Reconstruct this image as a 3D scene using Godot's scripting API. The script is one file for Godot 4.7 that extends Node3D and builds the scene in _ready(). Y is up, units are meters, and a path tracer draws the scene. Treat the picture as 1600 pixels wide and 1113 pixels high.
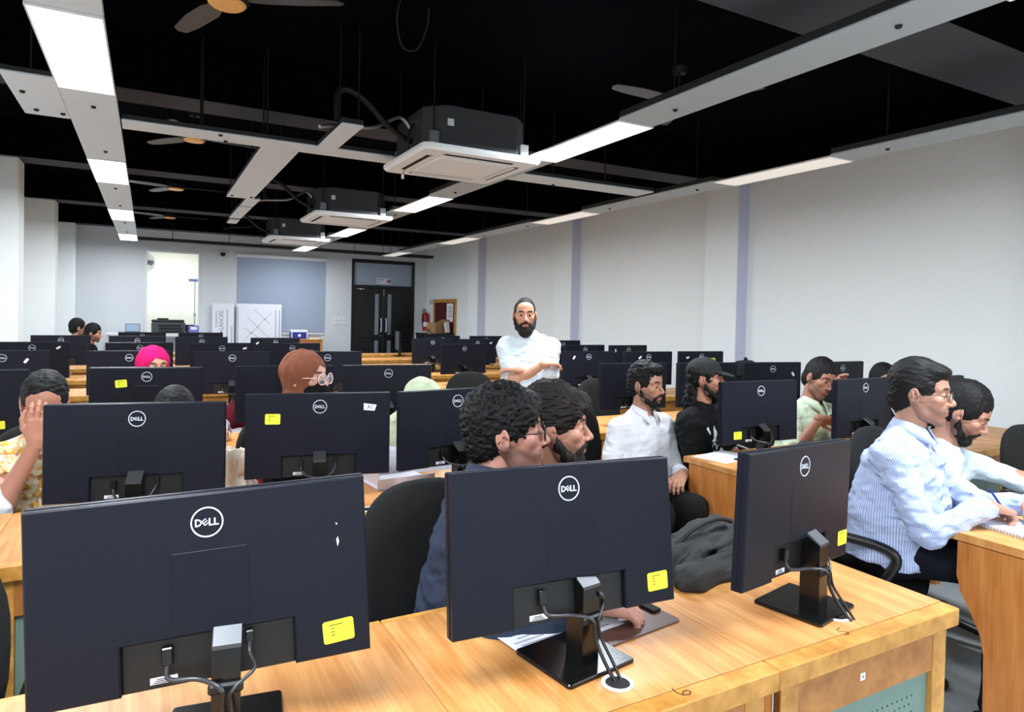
extends Node3D
# A computer laboratory seen from the teacher's end. Units are metres, +x is towards the long right wall, -z runs down the room.

const CAM_Y := 1.5
const BACK_Z := -15.4
const WALL_X := 6.03
const PILLAR_X := 5.87
const LEFT_X := -1.22
const FRONT_Z := 3.6
const SLAB_Y := 3.46
const BEAM_Y := 3.08
const STRIP_Y := 2.76
const DESK_Y := 0.755
var M := {}
var used := {}
var rng := RandomNumberGenerator.new()

func _ready():
	rng.seed = 20240611
	camera_and_sky()
	materials()
	room_shell()
	back_wall()
	right_wall_items()
	ceiling_fixtures()
	desks()
	monitors()
	chairs()
	small_things()
	people()

func camera_and_sky():
	var cam := Camera3D.new()
	cam.name = "camera"
	var yaw := 0.50075
	var pitch := 0.0194
	var roll := 0.02101
	# the same turn order as the measured lens: yaw to the right, pitch down, then a slight roll
	cam.basis = Basis(Vector3.UP, -yaw) * Basis(Vector3.RIGHT, -pitch) * Basis(Vector3.BACK, roll)
	cam.position = Vector3(0, CAM_Y, 0)
	var near := 0.05
	var f := 1040.07
	cam.set_frustum(near * 1113.0 / f, Vector2(0, -near * (556.5 - 513.0) / f), near, 60.0)
	add_child(cam)
	cam.current = true
	var we := WorldEnvironment.new()
	we.name = "environment"
	var e := Environment.new()
	e.background_mode = Environment.BG_COLOR
	e.background_color = Color(0.55, 0.6, 0.68)
	e.background_energy_multiplier = 0.6
	e.tonemap_mode = Environment.TONE_MAPPER_LINEAR
	e.tonemap_exposure = 1.07
	e.sdfgi_enabled = true
	e.ssao_enabled = true
	e.ssil_enabled = true
	we.environment = e
	add_child(we)

# ---------------------------------------------------------------- naming and metas
func numbered(n: String) -> String:
	var k: int = used.get(n, 0)
	used[n] = k + 1
	return n if k == 0 else "%s_%03d" % [n, k]

func tag(o: Node, label: String, category := "", group := "", kind := ""):
	if label != "": o.set_meta("label", label)
	if category != "": o.set_meta("category", category)
	if group != "": o.set_meta("group", group)
	if kind != "": o.set_meta("kind", kind)
	return o

func thing(called: String, label: String, category: String, at := Vector3.ZERO, turn := 0.0, group := "") -> Node3D:
	var o := Node3D.new()
	o.name = numbered(called)
	add_child(o)
	o.position = at
	o.rotation.y = turn
	tag(o, label, category, group)
	return o

func obj(called: String, mesh, m: Material, parent: Node = null, at := Vector3.ZERO) -> MeshInstance3D:
	var o := MeshInstance3D.new()
	o.mesh = mesh.commit() if mesh is SurfaceTool else mesh
	o.material_override = m
	o.position = at
	if parent == null:
		o.name = numbered(called)
		add_child(o)
	else:
		o.name = called
		parent.add_child(o, true)
	return o

func struct(called: String, mesh, m: Material, at := Vector3.ZERO) -> MeshInstance3D:
	return tag(obj(called, mesh, m, null, at), "", "", "", "structure")

# ---------------------------------------------------------------- shapes
func st_new() -> SurfaceTool:
	var st := SurfaceTool.new()
	st.begin(Mesh.PRIMITIVE_TRIANGLES)
	return st

func done(st: SurfaceTool) -> ArrayMesh:
	st.generate_normals()
	return st.commit()

func tri(st: SurfaceTool, a: Vector3, b: Vector3, c: Vector3):
	st.add_vertex(a); st.add_vertex(b); st.add_vertex(c)

func quad(st: SurfaceTool, a: Vector3, b: Vector3, c: Vector3, d: Vector3):
	tri(st, a, b, c); tri(st, a, c, d)

# a box with chamfered edges, flat shaded
func add_box(st: SurfaceTool, c: Vector3, s: Vector3, b := 0.003, xf := Transform3D()):
	st.set_smooth_group(-1)
	var h := s * 0.5
	b = minf(b, minf(h.x, minf(h.y, h.z)) * 0.6)
	var P := func(sx, sy, sz, ax):
		var v := Vector3(sx * h.x, sy * h.y, sz * h.z)
		for k in 3:
			if k != ax: v[k] -= signf(v[k]) * b
		return xf * (c + v)
	for ax in 3:
		var u := (ax + 1) % 3
		var w := (ax + 2) % 3
		for sg in [-1.0, 1.0]:
			var q := []
			for k in [[-1, -1], [1, -1], [1, 1], [-1, 1]]:
				var n := [0, 0, 0]
				n[ax] = sg; n[u] = k[0]; n[w] = k[1]
				q.append(P.call(n[0], n[1], n[2], ax))
			if sg > 0: quad(st, q[3], q[2], q[1], q[0])
			else: quad(st, q[0], q[1], q[2], q[3])
	# edges
	for ax in 3:
		var u := (ax + 1) % 3
		var w := (ax + 2) % 3
		for su in [-1.0, 1.0]:
			for sw in [-1.0, 1.0]:
				var q := []
				for k in [[-1, u], [1, u], [1, w], [-1, w]]:
					var n := [0, 0, 0]
					n[ax] = k[0]; n[u] = su; n[w] = sw
					q.append(P.call(n[0], n[1], n[2], k[1]))
				if su * sw > 0: quad(st, q[0], q[1], q[2], q[3])
				else: quad(st, q[3], q[2], q[1], q[0])
	for sx in [-1.0, 1.0]:
		for sy in [-1.0, 1.0]:
			for sz in [-1.0, 1.0]:
				var a: Vector3 = P.call(sx, sy, sz, 0)
				var d: Vector3 = P.call(sx, sy, sz, 1)
				var e: Vector3 = P.call(sx, sy, sz, 2)
				if sx * sy * sz > 0: tri(st, a, e, d)
				else: tri(st, a, d, e)

func box(s: Vector3, b := 0.003, c := Vector3.ZERO) -> ArrayMesh:
	var st := st_new()
	add_box(st, c, s, b)
	return done(st)

func span(lo: Vector3, hi: Vector3, b := 0.003) -> ArrayMesh:
	return box(hi - lo, b, (lo + hi) * 0.5)

# a tube along points, smooth
func add_tube(st: SurfaceTool, pts: Array, r: float, n := 8, r2 := -1.0):
	st.set_smooth_group(0)
	var rings := []
	var up := Vector3(0.31, 0.87, 0.38).normalized()
	for i in pts.size():
		var d: Vector3 = (pts[mini(i + 1, pts.size() - 1)] - pts[maxi(i - 1, 0)]).normalized()
		var x := up.cross(d).normalized()
		if x.length() < 0.5: x = Vector3.RIGHT.cross(d).normalized()
		var y := d.cross(x)
		up = y
		var rr: float = r if r2 < 0 else lerpf(r, r2, float(i) / (pts.size() - 1))
		var ring := []
		for k in n:
			var a := TAU * k / n
			ring.append(pts[i] + (x * cos(a) + y * sin(a)) * rr)
		rings.append(ring)
	for i in rings.size() - 1:
		for k in n:
			var l := (k + 1) % n
			quad(st, rings[i][k], rings[i + 1][k], rings[i + 1][l], rings[i][l])
	st.set_smooth_group(-1)
	for k in range(1, n - 1):
		tri(st, rings[0][0], rings[0][k], rings[0][k + 1])
		tri(st, rings[-1][0], rings[-1][k + 1], rings[-1][k])

func tube(pts: Array, r: float, n := 8) -> ArrayMesh:
	var st := st_new()
	add_tube(st, pts, r, n)
	return done(st)

func curve(pts: Array, n := 16) -> Array:
	# Catmull-Rom through the points
	var out := []
	for i in pts.size() - 1:
		var a: Vector3 = pts[maxi(i - 1, 0)]
		var b: Vector3 = pts[i]
		var c: Vector3 = pts[i + 1]
		var d: Vector3 = pts[mini(i + 2, pts.size() - 1)]
		var m := maxi(2, n / (pts.size() - 1))
		for k in m:
			out.append(b.cubic_interpolate(c, a, d, float(k) / m))
	out.append(pts[-1])
	return out

# turned round the y axis: profile of (radius, height)
func lathe(prof: Array, n := 24, at := Vector3.ZERO, ax := Basis()) -> ArrayMesh:
	var st := st_new()
	add_lathe(st, prof, n, at, ax)
	return done(st)

func add_lathe(st: SurfaceTool, prof: Array, n := 24, at := Vector3.ZERO, ax := Basis()):
	for i in prof.size() - 1:
		st.set_smooth_group(i + 1)
		for k in n:
			var q := []
			for s in [[i, k], [i, k + 1], [i + 1, k + 1], [i + 1, k]]:
				var a: float = TAU * s[1] / n
				var p: Vector2 = prof[s[0]]
				q.append(at + ax * Vector3(p.x * cos(a), p.y, p.x * sin(a)))
			if prof[i].x < 1e-5: tri(st, q[0], q[2], q[3])
			elif prof[i + 1].x < 1e-5: tri(st, q[0], q[1], q[2])
			else: quad(st, q[0], q[1], q[2], q[3])

# a flat outline (counter-clockwise, xy) pushed from z0 to z1, with the far rim drawn in by b
func add_prism(st: SurfaceTool, poly: PackedVector2Array, z0: float, z1: float, b := 0.0, xf := Transform3D()):
	st.set_smooth_group(-1)
	if Geometry2D.is_polygon_clockwise(poly): poly.reverse()
	var top := inset(poly, b) if b > 0 else poly
	var zb := z1 - b * signf(z1 - z0) if b > 0 else z1
	var n := poly.size()
	var V := func(p: Vector2, z: float): return xf * Vector3(p.x, p.y, z)
	var t0 := Geometry2D.triangulate_polygon(poly)
	for i in range(0, t0.size(), 3):
		tri(st, V.call(poly[t0[i]], z0), V.call(poly[t0[i + 1]], z0), V.call(poly[t0[i + 2]], z0))
	var t1 := Geometry2D.triangulate_polygon(top)
	for i in range(0, t1.size(), 3):
		tri(st, V.call(top[t1[i]], z1), V.call(top[t1[i + 2]], z1), V.call(top[t1[i + 1]], z1))
	for i in n:
		var j := (i + 1) % n
		quad(st, V.call(poly[i], z0), V.call(poly[i], zb), V.call(poly[j], zb), V.call(poly[j], z0))
		if b > 0: quad(st, V.call(poly[i], zb), V.call(top[i], z1), V.call(top[j], z1), V.call(poly[j], zb))

func prism(poly: PackedVector2Array, z0: float, z1: float, b := 0.0, xf := Transform3D()) -> ArrayMesh:
	var st := st_new()
	add_prism(st, poly, z0, z1, b, xf)
	return done(st)

func inset(poly: PackedVector2Array, b: float) -> PackedVector2Array:
	var out := PackedVector2Array()
	var n := poly.size()
	for i in n:
		var d0 := (poly[i] - poly[(i + n - 1) % n]).normalized()
		var d1 := (poly[(i + 1) % n] - poly[i]).normalized()
		var n0 := Vector2(-d0.y, d0.x)
		var n1 := Vector2(-d1.y, d1.x)
		var m := (n0 + n1)
		m = m / maxf(0.3, m.length_squared()) * 2.0
		out.append(poly[i] + m * b)
	return out

func rrect(w: float, h: float, r: float, n := 4, c := Vector2.ZERO) -> PackedVector2Array:
	var out := PackedVector2Array()
	for q in 4:
		var cx := (w * 0.5 - r) * (1 if q in [0, 3] else -1)
		var cy := (h * 0.5 - r) * (1 if q < 2 else -1)
		for k in n + 1:
			var a := (q + float(k) / n) * PI * 0.5
			out.append(c + Vector2(cx + cos(a) * r, cy + sin(a) * r))
	return out

# a padded cushion: superellipse outline, domed on both sides, bent round y
func cushion(w: float, h: float, t: float, ex := 3.2, bend := 0.0) -> ArrayMesh:
	var st := st_new()
	st.set_smooth_group(0)
	var n := 36
	var prof := [[0.0, 1.0], [0.5, 0.97], [0.8, 0.86], [0.94, 0.6], [1.0, 0.12]]
	var P := func(r: float, z: float, k: int):
		var a := TAU * k / n
		var ca := cos(a)
		var sa := sin(a)
		var x := signf(ca) * pow(absf(ca), 2.0 / ex) * w * 0.5 * r
		var y := signf(sa) * pow(absf(sa), 2.0 / ex) * h * 0.5 * r
		return Vector3(x, y, z * t * 0.5 + bend * x * x)
	var rings := []
	for p in prof: rings.append([p[0], p[1]])
	for i in range(prof.size() - 1, -1, -1): rings.append([prof[i][0], -prof[i][1]])
	for i in rings.size() - 1:
		for k in n:
			var a = P.call(rings[i][0], rings[i][1], k)
			var b = P.call(rings[i + 1][0], rings[i + 1][1], k)
			var c = P.call(rings[i + 1][0], rings[i + 1][1], k + 1)
			var d = P.call(rings[i][0], rings[i][1], k + 1)
			if rings[i][0] == 0.0: tri(st, a, c, b)
			elif rings[i + 1][0] == 0.0: tri(st, a, d, b)
			else: quad(st, a, d, c, b)
	return done(st)

# lettering drawn with strokes (lists of points), as thin raised bars
func strokes(lines: Array, w: float, d: float) -> ArrayMesh:
	var st := st_new()
	for l in lines:
		for i in l.size() - 1:
			var a: Vector2 = l[i]
			var b: Vector2 = l[i + 1]
			var u := (b - a).normalized()
			var v := Vector2(-u.y, u.x) * w * 0.5
			var e := u * w * 0.35
			add_prism(st, PackedVector2Array([a - e - v, b + e - v, b + e + v, a - e + v]), 0.0, d)
	return done(st)

func words_mesh(text: String, h: float, depth := 0.001) -> TextMesh:
	var t := TextMesh.new()
	var f := SystemFont.new()
	f.font_names = PackedStringArray(["Droid Sans"])
	t.font = f
	t.text = text
	t.font_size = 32
	t.pixel_size = h / 24.0
	t.depth = depth
	return t

# ---------------------------------------------------------------- materials
func flat(c: Color, rough := 0.6, metal := 0.0, spec := 0.5) -> StandardMaterial3D:
	var m := StandardMaterial3D.new()
	m.albedo_color = c
	m.roughness = rough
	m.metallic = metal
	m.metallic_specular = spec
	return m

func image_tex(w: int, h: int, f: Callable) -> ImageTexture:
	var d := PackedByteArray()
	d.resize(w * h * 3)
	var i := 0
	for y in h:
		for x in w:
			var c: Color = f.call(x, y)
			d[i] = int(clampf(c.r, 0, 1) * 255); d[i + 1] = int(clampf(c.g, 0, 1) * 255); d[i + 2] = int(clampf(c.b, 0, 1) * 255)
			i += 3
	return ImageTexture.create_from_image(Image.create_from_data(w, h, false, Image.FORMAT_RGB8, d))

func noise_normal(freq: float, strength: float, size := 256) -> NoiseTexture2D:
	var n := FastNoiseLite.new()
	n.frequency = freq
	n.seed = 5
	var t := NoiseTexture2D.new()
	t.width = size
	t.height = size
	t.seamless = true
	t.as_normal_map = true
	t.bump_strength = strength
	t.noise = n
	return t

func bumpy(m: StandardMaterial3D, tex: Texture2D, scale: float, amount := 1.0) -> StandardMaterial3D:
	m.normal_enabled = true
	m.normal_texture = tex
	m.normal_scale = amount
	m.uv1_triplanar = true
	m.uv1_scale = Vector3.ONE * scale
	return m

func triplanar(m: StandardMaterial3D, tex: Texture2D, scale: float, world := false) -> StandardMaterial3D:
	m.albedo_texture = tex
	m.uv1_triplanar = true
	m.uv1_world_triplanar = world
	m.uv1_scale = Vector3.ONE * scale
	return m

func materials():
	var n1 := FastNoiseLite.new()
	n1.seed = 3
	n1.frequency = 0.012
	n1.fractal_octaves = 4
	var n2 := FastNoiseLite.new()
	n2.seed = 9
	n2.frequency = 0.03
	var grain := func(x: int, y: int) -> Color:
		# blended at the edges so that the board repeats without a line
		var t := clampf((x - 448) / 64.0, 0.0, 1.0)
		var s := clampf((y - 448) / 64.0, 0.0, 1.0)
		var v := 0.0
		for q in [[0, 0, (1 - t) * (1 - s)], [512, 0, t * (1 - s)], [0, 512, (1 - t) * s], [512, 512, t * s]]:
			if q[2] > 0.0:
				var fx: float = x - q[0]
				var fy: float = y - q[1]
				v += q[2] * (0.5 * n1.get_noise_2d(fx * 0.35, fy * 2.6) + 0.35 * n2.get_noise_2d(fx * 0.12, fy * 5.0) + 0.3 * n1.get_noise_2d(fx * 0.6 + 900, fy * 0.9))
		return Color(0.80 + 0.16 * v, 0.575 + 0.20 * v, 0.355 + 0.21 * v)
	var wood := image_tex(512, 512, grain)
	var img := wood.get_image()
	img.rotate_90(CLOCKWISE)
	var wood_v := ImageTexture.create_from_image(img)
	var soft := image_tex(256, 256, func(x: int, y: int):
		var t := clampf((x - 216) / 40.0, 0.0, 1.0)
		var s := clampf((y - 216) / 40.0, 0.0, 1.0)
		var v := 0.0
		for q in [[0, 0, (1 - t) * (1 - s)], [256, 0, t * (1 - s)], [0, 256, (1 - t) * s], [256, 256, t * s]]:
			if q[2] > 0.0: v += q[2] * (n1.get_noise_2d((x - q[0]) * 2.2, (y - q[1]) * 2.2) + 0.5 * n2.get_noise_2d((x - q[0]) * 3.0, (y - q[1]) * 3.0))
		return Color(0.80 + 0.13 * v, 0.585 + 0.13 * v, 0.34 + 0.12 * v))
	M.wood = triplanar(flat(Color(1, 0.965, 0.885), 0.42), wood, 1.1)
	M.wood_v = triplanar(flat(Color(0.93, 0.82, 0.64), 0.45), wood_v, 1.1)
	M.wood_edge = triplanar(flat(Color(0.95, 0.92, 0.74), 0.42), soft, 1.3)
	M.wood_rail = triplanar(flat(Color(0.84, 0.76, 0.64), 0.45), soft, 1.1)
	M.panel_green = flat(Color(0.44, 0.53, 0.49), 0.5)
	M.hole = flat(Color(0.03, 0.035, 0.035), 0.9)
	M.dark_gap = flat(Color(0.1, 0.07, 0.05), 0.9)
	var wallbump := noise_normal(0.05, 1.5)
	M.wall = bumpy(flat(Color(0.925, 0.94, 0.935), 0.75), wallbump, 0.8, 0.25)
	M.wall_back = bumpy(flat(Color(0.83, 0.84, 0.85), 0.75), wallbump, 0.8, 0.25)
	M.pillar_shade = bumpy(flat(Color(0.80, 0.805, 0.89), 0.75), wallbump, 0.8, 0.25)  # wall paint tinted lavender: the shade on the pillars' near sides put into colour
	M.black = flat(Color(0.018, 0.018, 0.032), 0.9, 0.0, 0.1)
	M.beam = flat(Color(0.30, 0.31, 0.33), 0.85, 0.0, 0.2)
	M.floor = bumpy(flat(Color(0.63, 0.66, 0.67), 0.35), wallbump, 0.5, 0.15)
	M.joint = flat(Color(0.3, 0.29, 0.27), 0.8)
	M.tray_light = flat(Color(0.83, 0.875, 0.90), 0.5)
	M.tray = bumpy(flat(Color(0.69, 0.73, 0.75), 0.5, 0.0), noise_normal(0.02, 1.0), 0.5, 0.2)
	M.tray_dark = flat(Color(0.12, 0.12, 0.125), 0.6)
	M.steel = flat(Color(0.62, 0.63, 0.65), 0.35, 0.8)
	M.rod = flat(Color(0.09, 0.09, 0.095), 0.5, 0.4)
	M.white = flat(Color(0.88, 0.88, 0.88), 0.5)
	M.ac_white = flat(Color(0.925, 0.94, 0.945), 0.5)
	M.ac_body = flat(Color(0.33, 0.33, 0.345), 0.3, 0.45)
	M.slot = flat(Color(0.07, 0.05, 0.055), 0.8)
	M.off_panel = flat(Color(0.97, 0.96, 0.94), 0.5)
	M.mon = bumpy(flat(Color(0.105, 0.110, 0.145), 0.36, 0.0, 0.26), noise_normal(0.35, 3.0, 256), 14.0, 0.16)
	M.mon_dark = flat(Color(0.028, 0.028, 0.032), 0.5)
	M.mon_plate = bumpy(flat(Color(0.10, 0.105, 0.138), 0.36, 0.0, 0.26), noise_normal(0.35, 3.0, 256), 14.0, 0.16)
	M.screen = flat(Color(0.02, 0.02, 0.025), 0.12)
	M.logo = flat(Color(0.86, 0.88, 0.92), 0.35, 0.1)
	M.gloss_black = flat(Color(0.03, 0.03, 0.033), 0.22)
	M.cap = flat(Color(0.36, 0.365, 0.375), 0.42, 0.8)
	M.cable = flat(Color(0.055, 0.055, 0.06), 0.32)
	M.cable_grey = flat(Color(0.20, 0.20, 0.21), 0.3)
	M.yellow = flat(Color(0.88, 0.90, 0.22), 0.6)
	M.ink = flat(Color(0.12, 0.13, 0.05), 0.8)
	M.paper = flat(Color(0.90, 0.90, 0.93), 0.8)
	M.grey_ink = flat(Color(0.48, 0.48, 0.52), 0.8)
	M.chair = bumpy(flat(Color(0.045, 0.047, 0.046), 0.9), noise_normal(0.4, 4.0), 10.0, 0.5)
	M.chair_plastic = flat(Color(0.035, 0.036, 0.04), 0.4)
	M.door = bumpy(flat(Color(0.038, 0.033, 0.034), 0.35), noise_normal(0.05, 1.0), 2.0, 0.1)
	M.blind = bumpy(flat(Color(0.62, 0.66, 0.735), 0.85), noise_normal(0.4, 3.0), 8.0, 0.3)
	M.red = flat(Color(0.62, 0.05, 0.06), 0.35)
	M.maroon = flat(Color(0.33, 0.03, 0.09), 0.85)
	M.cardboard = flat(Color(0.62, 0.48, 0.33), 0.8)
	M.cream = flat(Color(0.95, 0.94, 0.885), 0.8)
	M.blue = flat(Color(0.12, 0.16, 0.55), 0.5)
	M.gold = flat(Color(0.95, 0.72, 0.42), 0.4, 0.2)
	M.fan_blade = flat(Color(0.33, 0.33, 0.33), 0.35, 0.3)
	var glow := flat(Color(1, 1, 1), 0.5)
	glow.emission_enabled = true
	glow.emission = Color(1.0, 0.985, 0.95)
	glow.emission_energy_multiplier = 2.6
	M.glow = glow
	var dim := flat(Color(0.97, 0.96, 0.94), 0.5)
	dim.emission_enabled = true
	dim.emission = Color(1.0, 0.97, 0.93)
	dim.emission_energy_multiplier = 0.42
	M.off_panel = dim
	var glass := flat(Color(0.85, 0.92, 0.95, 0.12), 0.05)
	glass.transparency = BaseMaterial3D.TRANSPARENCY_ALPHA
	M.glass = glass

# ---------------------------------------------------------------- room shell
func room_shell():
	struct("floor", span(Vector3(-1.95, -0.2, BACK_Z - 0.2), Vector3(6.25, 0, FRONT_Z + 0.2), 0.0), M.floor)
	struct("ceiling", span(Vector3(-1.95, SLAB_Y, BACK_Z - 0.2), Vector3(6.25, SLAB_Y + 0.2, FRONT_Z + 0.2), 0.0), M.black)
	struct("wall_right", span(Vector3(WALL_X, 0, BACK_Z - 0.2), Vector3(WALL_X + 0.22, SLAB_Y, FRONT_Z + 0.2), 0.0), M.wall)
	# above the beams' undersides everything is painted black
	obj("black_band", span(Vector3(WALL_X - 0.004, BEAM_Y + 0.01, BACK_Z), Vector3(WALL_X + 0.002, SLAB_Y, FRONT_Z), 0.0), M.black, get_node("wall_right"))
	struct("wall_left", span(Vector3(-1.95, 0, BACK_Z - 0.2), Vector3(-1.75, SLAB_Y, FRONT_Z + 0.2), 0.0), M.wall)
	obj("black_band", span(Vector3(-1.752, BEAM_Y + 0.01, BACK_Z), Vector3(-1.746, SLAB_Y, FRONT_Z), 0.0), M.black, get_node("wall_left"))
	struct("wall_front", span(Vector3(-1.75, 0, FRONT_Z), Vector3(WALL_X, SLAB_Y, FRONT_Z + 0.2), 0.0), M.wall)
	# skirting
	struct("baseboard_right", span(Vector3(WALL_X - 0.012, 0, BACK_Z), Vector3(WALL_X, 0.1, FRONT_Z), 0.002), M.joint)
	struct("baseboard_left", span(Vector3(-1.75, 0, BACK_Z), Vector3(-1.738, 0.1, FRONT_Z), 0.002), M.joint)
	# pillars along both walls and the beams that they carry
	var zs := [[0.9, 0.4], [-2.05, -2.53], [-5.42, -5.94], [-8.80, -9.32], [-12.2, -12.68]]
	for z in zs:
		struct("wall_pillar_right", span(Vector3(PILLAR_X, 0, z[1]), Vector3(WALL_X, BEAM_Y + 0.01, z[0] - 0.004), 0.01), M.wall)
		obj("shade_tint_face", span(Vector3(PILLAR_X, 0, z[0] - 0.006), Vector3(WALL_X, BEAM_Y + 0.009, z[0]), 0.001), M.pillar_shade, get_node("wall_pillar_right" if z[0] > 0.8 else "wall_pillar_right_%03d" % zs.find(z)))  # thin slab on the near side, its lavender colour paints in the shade there
		obj("black_head", span(Vector3(PILLAR_X, BEAM_Y + 0.01, z[1]), Vector3(WALL_X, SLAB_Y, z[0]), 0.002), M.black, get_node("wall_pillar_right" if z[0] > 0.8 else "wall_pillar_right_%03d" % zs.find(z)))
	for z in [[0.8, 0.43], [-2.3, -2.67], [-5.6, -5.97], [-8.78, -9.15], [-11.98, -12.35], [-15.03, -15.4]]:
		struct("wall_pillar_left", span(Vector3(-1.75, 0, z[1]), Vector3(LEFT_X, BEAM_Y, z[0]), 0.015), M.wall)
	for z in [[0.85, 0.45], [-2.0, -2.5], [-5.6, -5.97], [-8.78, -9.15], [-11.98, -12.35], [-15.1, -15.4]]:
		var bm := struct("ceiling_beam", span(Vector3(-1.75, BEAM_Y + 0.004, z[1]), Vector3(WALL_X, SLAB_Y, z[0]), 0.006), M.black)
		obj("soffit", span(Vector3(-1.74, BEAM_Y, z[1] + 0.004), Vector3(WALL_X - 0.002, BEAM_Y + 0.005, z[0] - 0.004), 0.001), M.beam, bm)

func back_wall():
	# the far wall, pierced by an internal window and a double door
	var st := st_new()
	var z0 := BACK_Z - 0.2
	for r in [[-1.75, 0, -0.05, SLAB_Y], [-0.05, 0, 0.95, 0.92], [-0.05, 2.68, 0.95, SLAB_Y], [0.95, 0, 4.15, SLAB_Y], [4.15, 2.74, 5.69, SLAB_Y], [5.69, 0, WALL_X, SLAB_Y]]:
		add_box(st, Vector3((r[0] + r[2]) * 0.5, (r[1] + r[3]) * 0.5, z0 + 0.1), Vector3(r[2] - r[0], r[3] - r[1], 0.2), 0.0)
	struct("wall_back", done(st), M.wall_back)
	# internal window
	var w := struct("window_1", span(Vector3(-0.05, 0.92, BACK_Z - 0.13), Vector3(-0.02, 2.68, BACK_Z + 0.012), 0.003), M.white)
	obj("window_frame", span(Vector3(0.92, 0.92, BACK_Z - 0.13), Vector3(0.95, 2.68, BACK_Z + 0.012), 0.003), M.white, w)
	obj("window_frame", span(Vector3(-0.02, 2.64, BACK_Z - 0.13), Vector3(0.92, 2.68, BACK_Z + 0.012), 0.003), M.white, w)
	obj("window_sill", span(Vector3(-0.09, 0.89, BACK_Z - 0.13), Vector3(0.99, 0.93, BACK_Z + 0.04), 0.003), M.white, w)
	obj("pane", span(Vector3(-0.02, 0.93, BACK_Z - 0.07), Vector3(0.92, 2.64, BACK_Z - 0.064), 0.0), M.glass, w)
	# the lit office behind it
	var o := st_new()
	for b in [[-1.5, 0, -18.2, 2.4, 3.0, -18.0], [-1.7, 0, -18.2, -1.5, 3.0, -15.6], [2.4, 0, -18.2, 2.6, 3.0, -15.6], [-1.7, 3.0, -18.2, 2.6, 3.2, -15.6], [-1.7, -0.2, -18.2, 2.6, 0, -15.6]]:
		add_box(o, Vector3((b[0] + b[3]) * 0.5, (b[1] + b[4]) * 0.5, (b[2] + b[5]) * 0.5), Vector3(b[3] - b[0], b[4] - b[1], b[5] - b[2]), 0.0)
	struct("wall_office", done(o), M.cream)
	lamp_panel("ceiling panel light of the cream office behind the window", Vector3(0.5, 2.985, -16.9), 1.2, 0.6, true, 4.2, "")
	# wall fan and blue sign stand seen through the window
	var f := thing("wall_fan", "grey caged wall fan at the top left of the cream office window", "fan", Vector3(-0.06, 2.48, -16.35), 0.5)
	var cage := st_new()
	for k in 20:
		var a := TAU * k / 20
		var u := Vector3(cos(a), sin(a), 0)
		add_tube(cage, [u * 0.03 + Vector3(0, 0, 0.09), u * 0.12 + Vector3(0, 0, 0.08), u * 0.19 + Vector3(0, 0, 0.02), u * 0.2], 0.004, 5)
	for r in [0.07, 0.14, 0.2]:
		var ring := []
		for k in 25: ring.append(Vector3(cos(TAU * k / 24) * r, sin(TAU * k / 24) * r, 0.09 - r * r * 2.2))
		add_tube(cage, ring, 0.005, 5)
	obj("cage", done(cage), M.tray_dark, f)
	for k in 3:
		obj("blade", prism(PackedVector2Array([Vector2(0.02, -0.02), Vector2(0.1, -0.07), Vector2(0.17, -0.03), Vector2(0.16, 0.05), Vector2(0.03, 0.03)]), 0.0, 0.006, 0.001, Transform3D(Basis(Vector3.BACK, TAU * k / 3.0), Vector3(0, 0, 0.02))), M.beam, f)
	obj("motor", lathe([Vector2(0, 0.1), Vector2(0.05, 0.09), Vector2(0.06, 0), Vector2(0, -0.02)], 16, Vector3(0, 0, -0.02), Basis(Vector3.RIGHT, -PI / 2)), M.beam, f)
	obj("bracket", tube([Vector3(0, 0, -0.1), Vector3(0, -0.2, -0.12), Vector3(-0.1, -0.26, -0.2)], 0.02), M.beam, f)
	var s := thing("sign_stand", "thin grey pole stand with a small blue sign inside the office window", "stand", Vector3(0.90, 0, -16.2))
	obj("pole", lathe([Vector2(0.012, 0), Vector2(0.012, 2.1)], 10), M.steel, s)
	obj("clamp", lathe([Vector2(0.0, 0), Vector2(0.03, 0.01), Vector2(0.03, 0.08), Vector2(0, 0.1)], 12, Vector3(0, 1.32, 0)), M.steel, s)
	obj("foot", lathe([Vector2(0.2, 0), Vector2(0.2, 0.015), Vector2(0.02, 0.04), Vector2(0, 0.04)], 20), M.steel, s)
	obj("sign", box(Vector3(0.19, 0.06, 0.02), 0.004, Vector3(-0.03, 2.12, 0.02)), flat(Color(0.42, 0.46, 0.86), 0.5), s)
	# roller blind over the second window
	var b := thing("roller_blind", "closed blue-grey roller blind on the far wall beside the door", "blind", Vector3(2.62, 0, BACK_Z))
	obj("fabric", span(Vector3(-0.94, 1.0, 0.012), Vector3(0.92, 2.64, 0.018), 0.001), M.blind, b)
	obj("cassette", span(Vector3(-0.97, 2.63, 0.0), Vector3(0.95, 2.70, 0.06), 0.008), M.white, b)
	obj("bottom_rail", span(Vector3(-0.94, 0.965, 0.006), Vector3(0.92, 1.0, 0.026), 0.005), M.white, b)
	# the double door
	var d := struct("door_1", span(Vector3(4.15, 0, BACK_Z - 0.1), Vector3(4.21, 2.74, BACK_Z + 0.02), 0.005), M.door)
	obj("door_frame", span(Vector3(5.63, 0, BACK_Z - 0.1), Vector3(5.69, 2.74, BACK_Z + 0.02), 0.005), M.door, d)
	obj("door_frame", span(Vector3(4.21, 2.66, BACK_Z - 0.1), Vector3(5.63, 2.74, BACK_Z + 0.02), 0.005), M.door, d)
	obj("door_frame", span(Vector3(4.21, 2.06, BACK_Z - 0.1), Vector3(5.63, 2.14, BACK_Z + 0.02), 0.005), M.door, d)
	var tr := bumpy(flat(Color(0.62, 0.68, 0.74), 0.35, 0.0), noise_normal(0.02, 2.0), 1.0, 0.3)
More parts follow.
